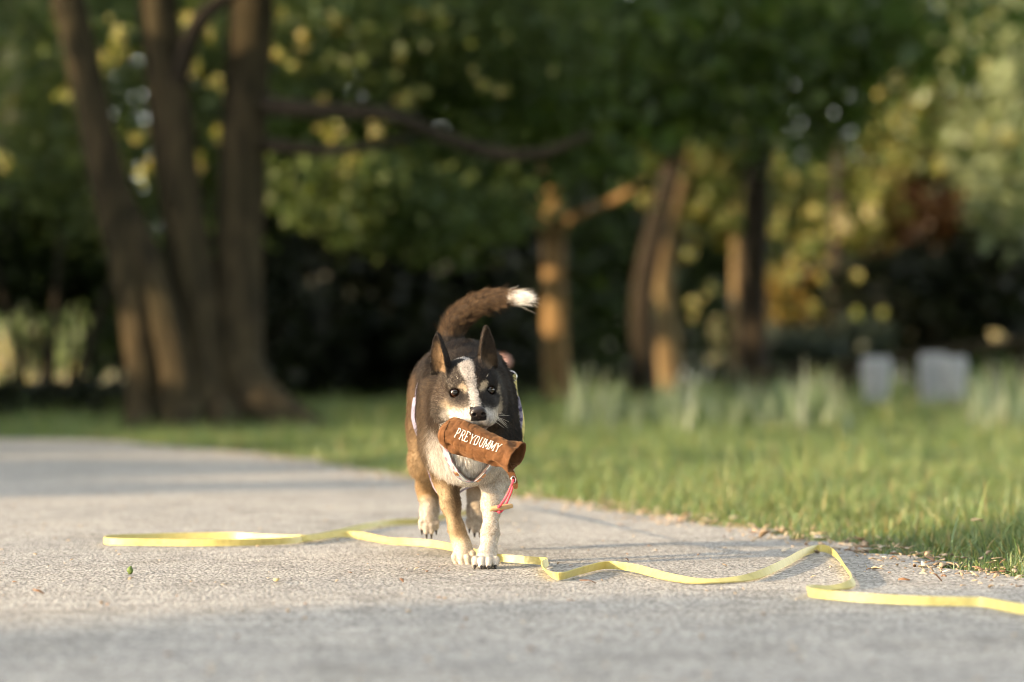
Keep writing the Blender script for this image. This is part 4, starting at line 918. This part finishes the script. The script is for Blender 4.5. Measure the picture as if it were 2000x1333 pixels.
# --- eyes, nose, claws, whiskers
def mat_eye():
    t = NT('dog_eye'); c = t.coord('Object')
    vl = t.n.new('ShaderNodeVectorMath'); vl.operation = 'LENGTH'
    mp = t.n.new('ShaderNodeMapping'); mp.inputs['Scale'].default_value = (1, 0, 1); t.l.new(c, mp.inputs[0]); t.l.new(mp.outputs[0], vl.inputs[0])
    a = t.ramp(vl.outputs['Value'], [(0.0, (0.003, 0.0025, 0.002)), (0.0040, (0.003, 0.0025, 0.002)), (0.0050, (0.040, 0.014, 0.005)), (0.0078, (0.028, 0.010, 0.004)), (0.0088, (0.004, 0.003, 0.003))])
    t.l.new(a, t.b.inputs['Base Color']); t.b.inputs['Roughness'].default_value = 0.10; t.b.inputs['Specular IOR Level'].default_value = 0.8
    t.b.inputs['Coat Weight'].default_value = 0.0
    return t.m
M_EYE = mat_eye(); M_NOSE = NT('dog_nose_leather')
_c = M_NOSE.coord(); _v = M_NOSE.add('ShaderNodeTexVoronoi'); _v.inputs['Scale'].default_value = 900; M_NOSE.l.new(_c, _v.inputs['Vector'])
M_NOSE.b.inputs['Base Color'].default_value = (0.020, 0.013, 0.012, 1); M_NOSE.b.inputs['Roughness'].default_value = 0.32; M_NOSE.bump(_v.outputs['Distance'], 0.35, 0.0006); M_NOSE = M_NOSE.m
M_CLAW = plain('dark_claw', (0.025, 0.02, 0.018), 0.35); M_WHISK = plain('whisker', (0.75, 0.7, 0.62), 0.4)
for e, side in zip(EYES, ('left', 'right')):
    V, F = sphere(0.0129); eo = link('eye', mesh_np('eye', V, F), M_EYE, dog)
    # the eye looks along -y of its own frame: towards the camera
    eo.matrix_parent_inverse = Matrix.Identity(4); eo.location = (e - DOG_BASE + fw * 0.0022).tolist()
    eo.rotation_euler = (0, 0, math.radians(0))
ns = Sculpt(H(0, 58, -30) - 0.03, H(0, 58, -30) + 0.03, 0.0007)
ns.ell(H(0, 58, -29), (0.0160, 0.011, 0.0125), 0.004, HR); ns.ell(H(0, 62, -23), (0.0125, 0.007, 0.006), 0.004, HR)
for sx in (-1, 1): ns.ell(H(sx * 8.5, 60, -29.5), (0.0082, 0.0095, 0.0080), 0.003, HR)
ns.ell(H(0, 58, -40), (0.006, 0.008, 0.006), 0.004, HR)
for sx in (-1, 1):
    ns.ell(H(sx * 8.2, 69.5, -30.2), (0.0040, 0.0065, 0.0036), 0.0015, HR, cut=True)
    ns.cone(H(sx * 10.5, 67.5, -31), H(sx * 15.5, 61, -29.5), 0.0016, 0.0010, 0.001, cut=True)
ns.cone(H(0, 71.5, -28), H(0, 68, -45), 0.0010, 0.0012, 0.0012, cut=True)
link('nose', mesh_np('nose', *ns.mesh()), M_NOSE, dog)
for b, d, un in CLAWS:
    pth = np.array([b - d * 0.004, b + d * 0.005 + un * 0.001, b + d * 0.0115 - un * 0.001, b + d * 0.0160 - un * 0.005])
    pth[:, 2] = np.maximum(pth[:, 2], 0.0022)
    link('claw', mesh_np('claw', *tube(spline(pth, 6), np.array([0.0036, 0.0036, 0.0032, 0.0027, 0.0020, 0.0008]), 7)), M_CLAW, dog)
wr = np.random.default_rng(3)
for k in range(16):
    sx = -1 if k < 6 else 1; a = H(sx * (24 + wr.uniform(-4, 6)), 38 + wr.uniform(-14, 10), -36 - wr.uniform(0, 14))
    ln = wr.uniform(0.028, 0.052); d = unit(sx * rt * 1.0 - fw * wr.uniform(0.0, 0.5) + up * wr.uniform(-0.75, 0.15))
    pth = spline([a, a + d * ln * 0.5, a + d * ln - up * ln * 0.12], 7)
    link('whisker', mesh_np('whisker', *tube(pth, np.linspace(0.00042, 0.00016, 7), 5)), M_WHISK, dog)
for sx, z in ((-1, 24), (1, 26)):
    a = H(sx * 24, -2, 18); d = unit(sx * rt * 0.45 + up + fw * 0.4); pth = spline([a, a + d * 0.01, a + d * 0.02], 5)
    link('whisker', mesh_np('whisker', *tube(pth, np.linspace(0.0004, 0.00018, 5), 5)), M_WHISK, dog)

# ================================================================== pouch in the mouth
def mat_suede():
    t = NT('brown_suede'); c = t.coord(); n1 = t.noise(c, 60, 5); n2 = t.noise(c, 900, 2)
    a = t.ramp(n1.outputs['Fac'], [(0.3, (0.075, 0.031, 0.011)), (0.7, (0.165, 0.072, 0.026))])
    t.l.new(a, t.b.inputs['Base Color']); t.b.inputs['Roughness'].default_value = 0.85; t.b.inputs['Specular IOR Level'].default_value = 0.2
    t.b.inputs['Sheen Weight'].default_value = 0.25; t.b.inputs['Sheen Tint'].default_value = (0.6, 0.35, 0.18, 1)
    t.bump(n2.outputs['Fac'], 0.4, 0.0006); return t.m
M_SUEDE = mat_suede()
def web(name, c, sc_=700, rough=0.6):
    t = NT(name); v = t.coord(); w = t.add('ShaderNodeTexWave'); w.inputs['Scale'].default_value = sc_; t.l.new(v, w.inputs['Vector'])
    t.b.inputs['Base Color'].default_value = (*c, 1); t.b.inputs['Roughness'].default_value = rough; t.bump(w.outputs['Fac'], 0.3, 0.0004); return t.m
M_THREAD = web('white_thread', (0.78, 0.74, 0.68), 2500); M_CORD = web('pink_cord', (0.72, 0.06, 0.10), 1500)
M_WOODT = plain('toggle_wood', (0.50, 0.33, 0.16), 0.5); M_STEEL = plain('steel_eyelet', (0.75, 0.73, 0.70), 0.25, 1.0)
A0 = P(869, 844, 4.722); A1 = P(1009, 893, 4.662)          # axis ends: the open end comes towards the camera
axp = A1 - A0; LP = np.linalg.norm(axp); axp = axp / LP
vw = np.array([0, -1.0, 0]); pn = unit(vw - axp * (vw @ axp)); pu = np.cross(axp, pn); pu = pu if pu[2] > 0 else -pu
def pouch_pt(t, ang):
    """t along the axis 0..1, ang 0 = facing the camera, + = upwards"""
    t = np.asarray(t, float); ang = np.asarray(ang, float)
    r = np.interp(t, [0, .03, .10, .28, .45, .62, .82, .95, 1.0], [0.0255, 0.0305, 0.0325, 0.0318, 0.0300, 0.0290, 0.0292, 0.0302, 0.0305])
    top = np.clip(np.sin(ang), 0, 1)
    r = r * (1 + 0.26 * top ** 2 * np.exp(-((t - 0.40) / 0.27) ** 2))          # bitten in under the muzzle
    r = r * (1 + 0.04 * np.cos(2 * ang) + 0.24 * np.cos(2 * ang + 1.3) * smooth(0.78, 1.0, t) + 0.10 * np.exp(-((t - 0.04) / 0.09) ** 2) * np.cos(3 * ang + 0.6))
    r = r + 0.0016 * np.sin(ang * 5 + t * 9) * np.exp(-((t - 0.2) / 0.13) ** 2) + 0.0019 * np.sin(ang * 4 - 1.2 + t * 14) * np.exp(-((t - 0.88) / 0.12) ** 2)
    r = r - 0.0065 * np.exp(-(((ang + 0.75) / 0.20) ** 2)) * np.exp(-((t - 0.17) / 0.05) ** 2) - 0.0065 * np.exp(-(((ang + 1.0) / 0.25) ** 2)) * np.exp(-((t - 0.80) / 0.07) ** 2) - 0.003 * np.exp(-(((ang + 1.15) / 0.3) ** 2)) * np.exp(-((t - 0.36) / 0.06) ** 2)
    r = r - 0.0030 * np.exp(-(((ang - 0.35 - 2.2 * (t - 0.1)) / 0.16) ** 2)) * np.exp(-((t - 0.10) / 0.05) ** 2) - 0.0035 * np.exp(-(((ang + 0.2) / 0.35) ** 2)) * np.exp(-((t - 0.90) / 0.035) ** 2) - 0.0035 * np.exp(-(((ang + 0.95) / 0.30) ** 2)) * np.exp(-((t - 0.90) / 0.06) ** 2)
    nz_ = vnoise(np.stack([t.ravel() * 16, np.cos(ang.ravel()) * 3.2, np.sin(ang.ravel()) * 3.2], 1), 61).reshape(t.shape) * 0.0015 - 0.0012 * np.clip(1 - np.abs(vnoise(np.stack([t.ravel() * 11 + 3, np.cos(ang.ravel()) * 2.2, np.sin(ang.ravel()) * 2.2], 1), 63)) * 5, 0, 1).reshape(t.shape) + vnoise(np.stack([t.ravel() * 45, np.cos(ang.ravel()) * 8, np.sin(ang.ravel()) * 8], 1), 62).reshape(t.shape) * 0.0004
    r = r + nz_
    cen = A0 + np.multiply.outer(t * LP, axp) + np.multiply.outer(0.004 * np.sin(t * np.pi), -pu)
    return cen + r[..., None] * (np.cos(ang)[..., None] * pn + np.sin(ang)[..., None] * pu)
root_p = empty('retrieving_pouch', (A0 + A1).tolist()); root_p.location = ((A0 + A1) / 2).tolist()
tag(root_p, 'brown suede retrieving pouch with white embroidered lettering held in the dog\'s mouth', 'pouch')
nt, na = 110, 96
tt, aa = np.meshgrid(np.linspace(0, 1, nt), np.arange(na) / na * 2 * np.pi - np.pi, indexing='ij')
V = pouch_pt(tt.ravel(), aa.ravel()).reshape(nt, na, 3)
rings = [V[i] for i in range(nt)]
cen1 = A1
for k, (d, q) in enumerate(((0.0018, 0.975), (0.0008, 0.92), (-0.004, 0.90), (-0.016, 0.84), (-0.034, 0.62), (-0.048, 0.25))):   # rolled rim and the dark inside
    rings.append(cen1 + (V[-1] - cen1) * np.array(q) + axp * d + (0.004 * np.sin(np.arange(na) / na * 12.6 + k))[:, None] * pu * (d < -0.01))
cen0 = A0
start = [cen0 + (V[0] - cen0) * q - axp * d for q, d in ((0.12, 0.0045), (0.55, 0.0045), (0.88, 0.0025))]
rings = start + rings; R_ = np.array(rings); nr = len(R_)
F = [(i * na + j, i * na + (j + 1) % na, (i + 1) * na + (j + 1) % na, (i + 1) * na + j) for i in range(nr - 1) for j in range(na)]
F.append(tuple(range(na))[::-1]); F.append(tuple((nr - 1) * na + j for j in range(na)))
pouch_o = link('pouch_body', mesh_np('pouch_body', R_.reshape(-1, 3), F), M_SUEDE, root_p)
# seam line round the near end
sm = pouch_pt(np.interp(np.linspace(0, 1, 40), [0, 1], [0.055, 0.135]), np.linspace(1.0, -1.1, 40)) + pn * 0.0004
link('seam', mesh_np('seam', *tube(sm, 0.0007, 6)), M_SUEDE, pouch_o)
# serif capitals drawn as strokes in a unit box: (x0, y0, x1, y1, weight) and arcs as polylines
def arc(cx, cy, rx, ry, a0, a1, n=9): return [(cx + rx * math.cos(a), cy + ry * math.sin(a)) for a in np.radians(np.linspace(a0, a1, n))]
SER = lambda x, y, w=0.2: [((x - w, y), (x + w, y))]
LET = {
 'P': ([[(.22, 0), (.22, 1)], [(.22, 1), (.5, 1)] + arc(.5, .74, .3, .26, 90, -90) + [(.22, .48)]], [(.22, 0), (.12, 1)]),
 'R': ([[(.22, 0), (.22, 1)], [(.22, 1), (.5, 1)] + arc(.5, .75, .28, .25, 90, -90) + [(.22, .5)], [(.48, .5), (.9, 0)]], [(.22, 0), (.12, 1), (.92, 0)]),
 'E': ([[(.2, 0), (.2, 1)], [(.2, 1), (.82, 1), (.82, .84)], [(.2, .52), (.6, .52)], [(.2, 0), (.85, 0), (.85, .18)]], [(.12, 0), (.12, 1)]),
 'Y': ([[(.08, 1), (.5, .48)], [(.92, 1), (.5, .48)], [(.5, .48), (.5, 0)]], [(.1, 1), (.9, 1), (.5, 0)]),
 'D': ([[(.2, 0), (.2, 1)], [(.2, 1), (.42, 1)] + arc(.42, .5, .45, .5, 90, -90, 13) + [(.2, 0)]], [(.12, 0), (.12, 1)]),
 'U': ([[(.15, 1), (.15, .3)] + arc(.5, .3, .35, .3, 180, 360, 11) + [(.85, 1)]], [(.15, 1), (.85, 1)]),
 'M': ([[(.08, 0), (.12, 1)], [(.12, 1), (.5, .12)], [(.5, .12), (.88, 1)], [(.88, 1), (.92, 0)]], [(.08, 0), (.92, 0), (.1, 1), (.9, 1)]),
}
word = 'PREYDUMMY'; wid = [0.95, 1.0, 0.95, 1.0, 1.0, 1.0, 1.12, 1.12, 1.0]
LH = 0.0160; TW = 0.098; tot = sum(wid); t0_ = 0.225
cur = 0.0
for k, ch in enumerate(word):
    lw = wid[k] / tot * TW; strokes, serifs = LET[ch]; parts_ = []
    polys = [(s_, 0.00085) for s_ in strokes] + [([(x - .16, y), (x + .16, y)], 0.0006) for x, y in serifs]
    for pl, wr_ in polys:
        pl = np.array(pl, float); dn = np.vstack([np.linspace(pl[i], pl[i + 1], 6, endpoint=False) for i in range(len(pl) - 1)] + [pl[-1:]])
        ax_ = cur + dn[:, 0] * lw * 0.86; hh_ = (dn[:, 1] - 0.5) * LH + 0.0085
        ax_ = ax_ + (dn[:, 1] - 0.5) * 0.0008
        q = pouch_pt(t0_ + ax_ / LP, hh_ / 0.0275)
        q2 = pouch_pt(t0_ + ax_ / LP, hh_ / 0.0275 + 0.0) ; nrm_ = unit(q2 - (A0 + np.multiply.outer((t0_ + ax_ / LP) * LP, axp)))
        parts_.append(tube(q + nrm_ * 0.0003, wr_, 6))
    link('letter', mesh_np('letter', *join(parts_)), M_THREAD, pouch_o)
    cur += lw
# tab, eyelet, cord, toggle
tabp = spline([P(985, 905, 4.668), P(996, 920, 4.664), P(1003, 936, 4.660), P(1008, 955, 4.662)], 16)
tw = np.interp(np.linspace(0, 1, 16), [0, .3, .7, .9, 1], [0.019, 0.0135, 0.0125, 0.011, 0.006]); td = unit(np.gradient(tabp, axis=0)); ts = unit(np.cross(td, np.array([-0.25, -1, 0.1]))); tn = np.cross(td, ts)
def ribbon(path, side, nrm, w, th):
    n = len(path); w = np.broadcast_to(w, (n,)); a = path + side * (w / 2)[:, None]; b = path - side * (w / 2)[:, None]
    V = np.stack([a + nrm * th / 2, b + nrm * th / 2, b - nrm * th / 2, a - nrm * th / 2], 1).reshape(-1, 3)
    F = [(i * 4 + j, i * 4 + (j + 1) % 4, (i + 1) * 4 + (j + 1) % 4, (i + 1) * 4 + j) for i in range(n - 1) for j in range(4)]
    return V, F + [(3, 2, 1, 0), tuple((n - 1) * 4 + j for j in range(4))]
tab_o = link('tab', mesh_np('tab', *ribbon(tabp, ts, tn, tw, 0.0028), False), M_SUEDE, root_p)
ec = P(1003, 937, 4.6575); th_ = np.linspace(0, 2 * np.pi, 25)
eu = unit(np.array([0.93, 0.25, -0.25])); ev = np.array([0, 0.05, 1.0])
link('eyelet', mesh_np('eyelet', *tube(ec + np.outer(np.cos(th_), eu) * 0.0045 + np.outer(np.sin(th_), ev) * 0.0062, 0.0013, 8, False)), M_STEEL, tab_o)
tog = P(979, 992, 4.66)
link('cord', mesh_np('cord', *tube(spline([ec + np.array([0, .004, 0]), P(1001, 943, 4.650), P(990, 968, 4.650), P(977, 988, 4.652), P(972, 996, 4.664), P(963, 998, 4.664)], 30), 0.0021, 8)), M_CORD, root_p)
link('cord', mesh_np('cord', *tube(spline([ec + np.array([0, .004, 0]), P(1003, 945, 4.666), P(998, 962, 4.668), P(988, 986, 4.668), P(983, 994, 4.662), P(978, 1000, 4.662), P(968, 998, 4.662)], 30), 0.0021, 8)), M_CORD, root_p)
for q_ in (P(974, 990, 4.652), P(988, 987, 4.664), P(975, 1000, 4.660)):
    V, F = sphere(0.0036, 10, 7); link('knot', mesh_np('knot', V + q_, F), M_CORD, root_p)
ta, tb = P(955, 995, 4.657), P(1002, 988, 4.662)
link('toggle', mesh_np('toggle', *tube(spline([ta, ta * .75 + tb * .25, (ta + tb) / 2, ta * .25 + tb * .75, tb], 18), np.interp(np.linspace(0, 1, 18), [0, .06, .5, .94, 1], [0.0030, 0.0048, 0.0056, 0.0046, 0.0028]), 12)), M_WOODT, root_p)

# ================================================================== collar and harness
def on_skin(p, off, c):
    """push points radially from c until they lie off metres outside the coat"""
    p = np.array(p, float); d = unit(p - c); s_ = np.zeros(len(p))
    pos = c + d * 0.02
    for _ in range(160):
        f = sdf_at(pos); pos = pos + d * np.clip(np.where(np.abs(f - off) > 0.0004, (off - f) * 0.7, 0), -0.01, 0.01)[:, None]
    return pos
def mat_floral(name, base, spots):
    t = NT(name); c = t.coord(); v = t.add('ShaderNodeTexVoronoi'); v.inputs['Scale'].default_value = 75; t.l.new(c, v.inputs['Vector']); n1 = t.noise(c, 130, 3)
    s1 = t.ramp(v.outputs['Distance'], [(0.30, (1, 1, 1)), (0.40, (0, 0, 0))])
    sp_ = t.n.new('ShaderNodeSeparateColor'); t.l.new(v.outputs['Color'], sp_.inputs[0])
    cc = t.ramp(sp_.outputs[0], [(0.0, spots[0]), (0.45, spots[0]), (0.5, spots[1]), (0.75, spots[1]), (0.8, spots[2])])
    t.l.new(t.mix(s1, base, cc), t.b.inputs['Base Color']); t.b.inputs['Roughness'].default_value = 0.7; return t.m
M_COLLAR = mat_floral('floral_collar_webbing', (0.28, 0.31, 0.33), [(0.22, 0.13, 0.17), (0.55, 0.40, 0.44), (0.10, 0.07, 0.08)])
M_LAV = mat_floral('lavender_harness_webbing', (0.45, 0.42, 0.56), [(0.12, 0.10, 0.22), (0.55, 0.52, 0.62), (0.50, 0.47, 0.58)])
M_COPPER = plain('copper_rivet', (0.62, 0.30, 0.13), 0.3, 1.0)
cc_ = P(917, 840, 4.885)
cl = [P(922, 938, 4.84), P(893, 925, 4.845), P(872, 890, 4.86), P(861, 850, 4.875), P(862, 805, 4.895), P(880, 765, 4.915), P(914, 742, 4.92), P(948, 765, 4.915), P(966, 805, 4.895), P(975, 850, 4.875), P(969, 888, 4.86), P(951, 920, 4.845), P(922, 938, 4.84)]
cpth = spline(cl, 121); cpth = on_skin(cpth, np.interp(cpth[:, 2], [0.19, 0.225, 0.255], [0.0095, 0.006, -0.007]), cc_)
def front_hit(u, v, off, y0=4.74, y1=5.05):
    ys = np.linspace(y0, y1, 260); q = np.array([P(u, v, y_) for y_ in ys]); f = sdf_at(q); k = np.argmax(f < off); return q[k]
for k_ in list(range(0, 22)) + list(range(100, 121)):
    kk = k_ if k_ < 60 else k_ - 120
    uv = np.array([(967, 898), (951, 921), (938, 936), (922, 944), (905, 938), (889, 922), (876, 898), (866, 868)], float); tq = np.interp(kk, [-20, 21], [0, 7]); i_ = min(int(tq), 6); q_ = uv[i_] + (uv[i_ + 1] - uv[i_]) * (tq - i_)
    cpth[k_] = front_hit(q_[0], q_[1], 0.0085)
for _ in range(6): cpth[1:-1] = (cpth[:-2] + 2 * cpth[1:-1] + cpth[2:]) / 4
ct = unit(np.gradient(cpth, axis=0)); cn = unit(cpth - cc_); cn = unit(cn - ct * (cn * ct).sum(1, keepdims=True)); cs = np.cross(ct, cn)
collar = empty('collar', cpth[0].tolist()); tag(collar, 'floral pale blue and mauve dog collar with copper rivets hanging round the dog\'s neck', 'collar')
band_o = link('band', mesh_np('band', *ribbon(cpth, cs, cn, 0.0205, 0.0026), False), M_COLLAR, collar)
link('lining', mesh_np('lining', *ribbon(cpth - cn * 0.0022, cs, cn, 0.0220, 0.0016), False), plain('brown_lining', (0.16, 0.11, 0.09), 0.8), collar)
for q_ in (8, 109, 113):
    b_ = cpth[q_] + cn[q_] * 0.0016; V, F = tube(np.array([b_ - cn[q_] * 0.001, b_ + cn[q_] * 0.001, b_ + cn[q_] * 0.002]), np.array([0.0062, 0.0058, 0.0035]), 16)
    link('rivet', mesh_np('rivet', V, F), M_COPPER, band_o)
# harness: girth strap behind the shoulders, back pad
hc = P(908, 815, 5.035); ha = np.linspace(0, 2 * np.pi, 101)
hp = hc + np.stack([0.14 * np.cos(ha), 0.02 * np.sin(ha) * 0, 0.17 * np.sin(ha)], -1); hp = on_skin(hp, np.interp(hp[:, 2], [0.15, 0.38, 0.43], [0.008, 0.008, -0.004]), hc)
for _ in range(4): hp[1:-1] = (hp[:-2] + 2 * hp[1:-1] + hp[2:]) / 4
ht = unit(np.gradient(hp, axis=0)); hn = unit(hp - hc); hn = unit(hn - ht * (hn * ht).sum(1, keepdims=True)); hsd = np.cross(ht, hn)
harness = empty('harness', hp[25].tolist()); tag(harness, 'lavender patterned dog harness strapped round the dog behind its shoulders', 'harness')
link('girth_strap', mesh_np('girth_strap', *ribbon(hp, hsd, hn, 0.026, 0.004), False), M_LAV, harness)
for a_ in (0, 50):
    pd_ = np.array([hp[(a_ + k) % 100] + hn[(a_ + k) % 100] * (0.0075 - 0.0007 * abs(k) ** 1.3) for k in range(-5, 6)])
    ix = [(a_ + k) % 100 for k in range(-5, 6)]
    link('side_pad', mesh_np('side_pad', *ribbon(pd_, hsd[ix], hn[ix], np.interp(np.arange(11), [0, 2, 8, 10], [0.03, 0.05, 0.05, 0.03]), 0.007), False), M_LAV, harness)
ring_c = hp[10] + hn[10] * 0.006
link('ring', mesh_np('ring', *tube(ring_c + np.outer(np.cos(th_), ht[10]) * 0.011 + np.outer(np.sin(th_), hn[10]) * 0.009, 0.0016, 8, False)), M_STEEL, harness)

# ================================================================== long yellow leash
def mat_leash():
    t = NT('yellow_coated_leash'); c = t.coord(); n1 = t.noise(c, 55, 6); w = t.noise(c, 1500, 2)
    t.l.new(t.ramp(n1.outputs['Fac'], [(0.3, (0.46, 0.39, 0.125)), (0.45, (0.55, 0.475, 0.16)), (0.7, (0.61, 0.535, 0.20))]), t.b.inputs['Base Color'])
    t.b.inputs['Roughness'].default_value = 0.42; t.bump(w.outputs['Fac'], 0.2, 0.0003); return t.m
M_LEASH = mat_leash(); LW = 0.0155
# (u, v of the lower edge, lean from upright in degrees, lift above the ground); the strap stands on its edge on the path
LG = [(918, 1006, 40, 0.0), (868, 1016, 20, 0), (820, 1026, 10, 0), (770, 1029, 0, 0), (720, 1036, -25, 0), (660, 1049, -35, 0), (600, 1061, -20, 0), (540, 1067, 0, 0), (420, 1070, 5, 0), (300, 1069, 0, 0), (235, 1068, 0, 0), (206, 1066, 0, 0), (214, 1061, 0, 0), (290, 1058, 15, 0), (380, 1056, 10, 0), (460, 1056, 10, 0), (530, 1060, 20, 0), (600, 1062, 30, 0.003), (660, 1055, 35, 0.003), (700, 1055, 20, 0), (760, 1065, -20, 0), (800, 1068, -5, 0), (850, 1073, 10, 0), (900, 1083, 15, 0), (960, 1098, 10, 0), (1010, 1103, 5, 0), (1050, 1106, 0, 0), (1071, 1108, -10, 0), (1066, 1113, -30, 0), (1072, 1126, -40, 0), (1092, 1136, -25, 0), (1130, 1126, -20, 0), (1180, 1115, -10, 0), (1230, 1119, 10, 0), (1290, 1134, 40, 0), (1350, 1142, 62, 0), (1420, 1141, 66, 0), (1480, 1134, 45, 0), (1535, 1110, 25, 0), (1575, 1088, 20, 0), (1605, 1081, 15, 0), (1632, 1092, -10, 0), (1655, 1120, -25, 0), (1670, 1143, -30, 0), (1662, 1152, -50, 0), (1630, 1156, -66, 0), (1592, 1160, -40, 0), (1580, 1168, -5, 0), (1610, 1174, 0, 0), (1690, 1181, 4, 0), (1790, 1186, 4, 0), (1870, 1188, 2, 0), (1926, 1190, 0, 0), (2000, 1203, 0, 0), (2120, 1216, 0, 0), (2350, 1230, 0, 0)]
lp = np.array([np.r_[G(u, v)[:2], ln, lf] for u, v, ln, lf in LG])
ls = spline(lp, 700)
tg = unit(np.gradient(ls[:, :2], axis=0)); side2 = np.stack([-tg[:, 1], tg[:, 0]], -1)
for _ in range(8): side2[1:-1] = (side2[:-2] + side2[1:-1] + side2[2:]) / 3
side2 = unit(side2); lean = np.radians(ls[:, 2])
wv = np.c_[side2 * np.sin(lean)[:, None], np.cos(lean)]           # across the strap
nn_ = np.c_[side2 * np.cos(lean)[:, None], -np.sin(lean)]
cpt = np.c_[ls[:, :2], ls[:, 3] + 0.003] + wv * LW / 2
# upper run: from the harness ring down the dog's flank to the ground behind its legs
ringp = hp[10] + hn[10] * 0.012
upr = spline([ringp, P(1008, 775, 5.06), P(1019, 815, 5.07), P(1020, 850, 5.09), P(1010, 895, 5.12), P(982, 940, 5.15), P(950, 968, 5.19), cpt[0] + (cpt[0] - cpt[8]) * 2.2 + np.array([0, 0, 0.012]), cpt[0]], 140)
ut = unit(np.gradient(upr, axis=0)); un_ = unit(np.array([0.75, -0.5, 0.2]) - ut * (ut @ np.array([0.75, -0.5, 0.2]))[:, None]); us_ = np.cross(ut, un_)
bl2 = smooth(0.55, 1.0, np.linspace(0, 1, 140))[:, None]
sgn = 1 if us_[-1] @ wv[0] > 0 else -1
us_ = unit(us_ * sgn * (1 - bl2) + wv[0] * bl2); un2 = np.cross(ut, us_); un2 = un2 if un2[-1] @ nn_[0] > 0 else -un2
allp = np.vstack([upr[:-1], cpt]); alls = np.vstack([us_[:-1], wv]); alln = np.vstack([un2[:-1], nn_])
leash = empty('leash', [float(cpt[300][0]), float(cpt[300][1]), 0.0]); tag(leash, 'long flat yellow leash snaking across the path from the dog\'s harness', 'leash')
link('strap', mesh_np('strap', *ribbon(allp, alls, alln, LW, 0.0024), False), M_LEASH, leash)
# stitched joint where two lengths overlap near the right edge of the frame
jx_ = int(np.argmin(np.linalg.norm(cpt[:, :2] - G(1926, 1190)[:2], axis=1)))
jp = cpt[jx_:jx_ + 26] - nn_[jx_:jx_ + 26] * (0.0028 * np.sign((nn_[jx_] @ np.array([0, 1, 0]))))
link('overlap', mesh_np('overlap', *ribbon(jp, wv[jx_:jx_ + 26], nn_[jx_:jx_ + 26], LW * 1.03, 0.0024), False), M_LEASH, leash)
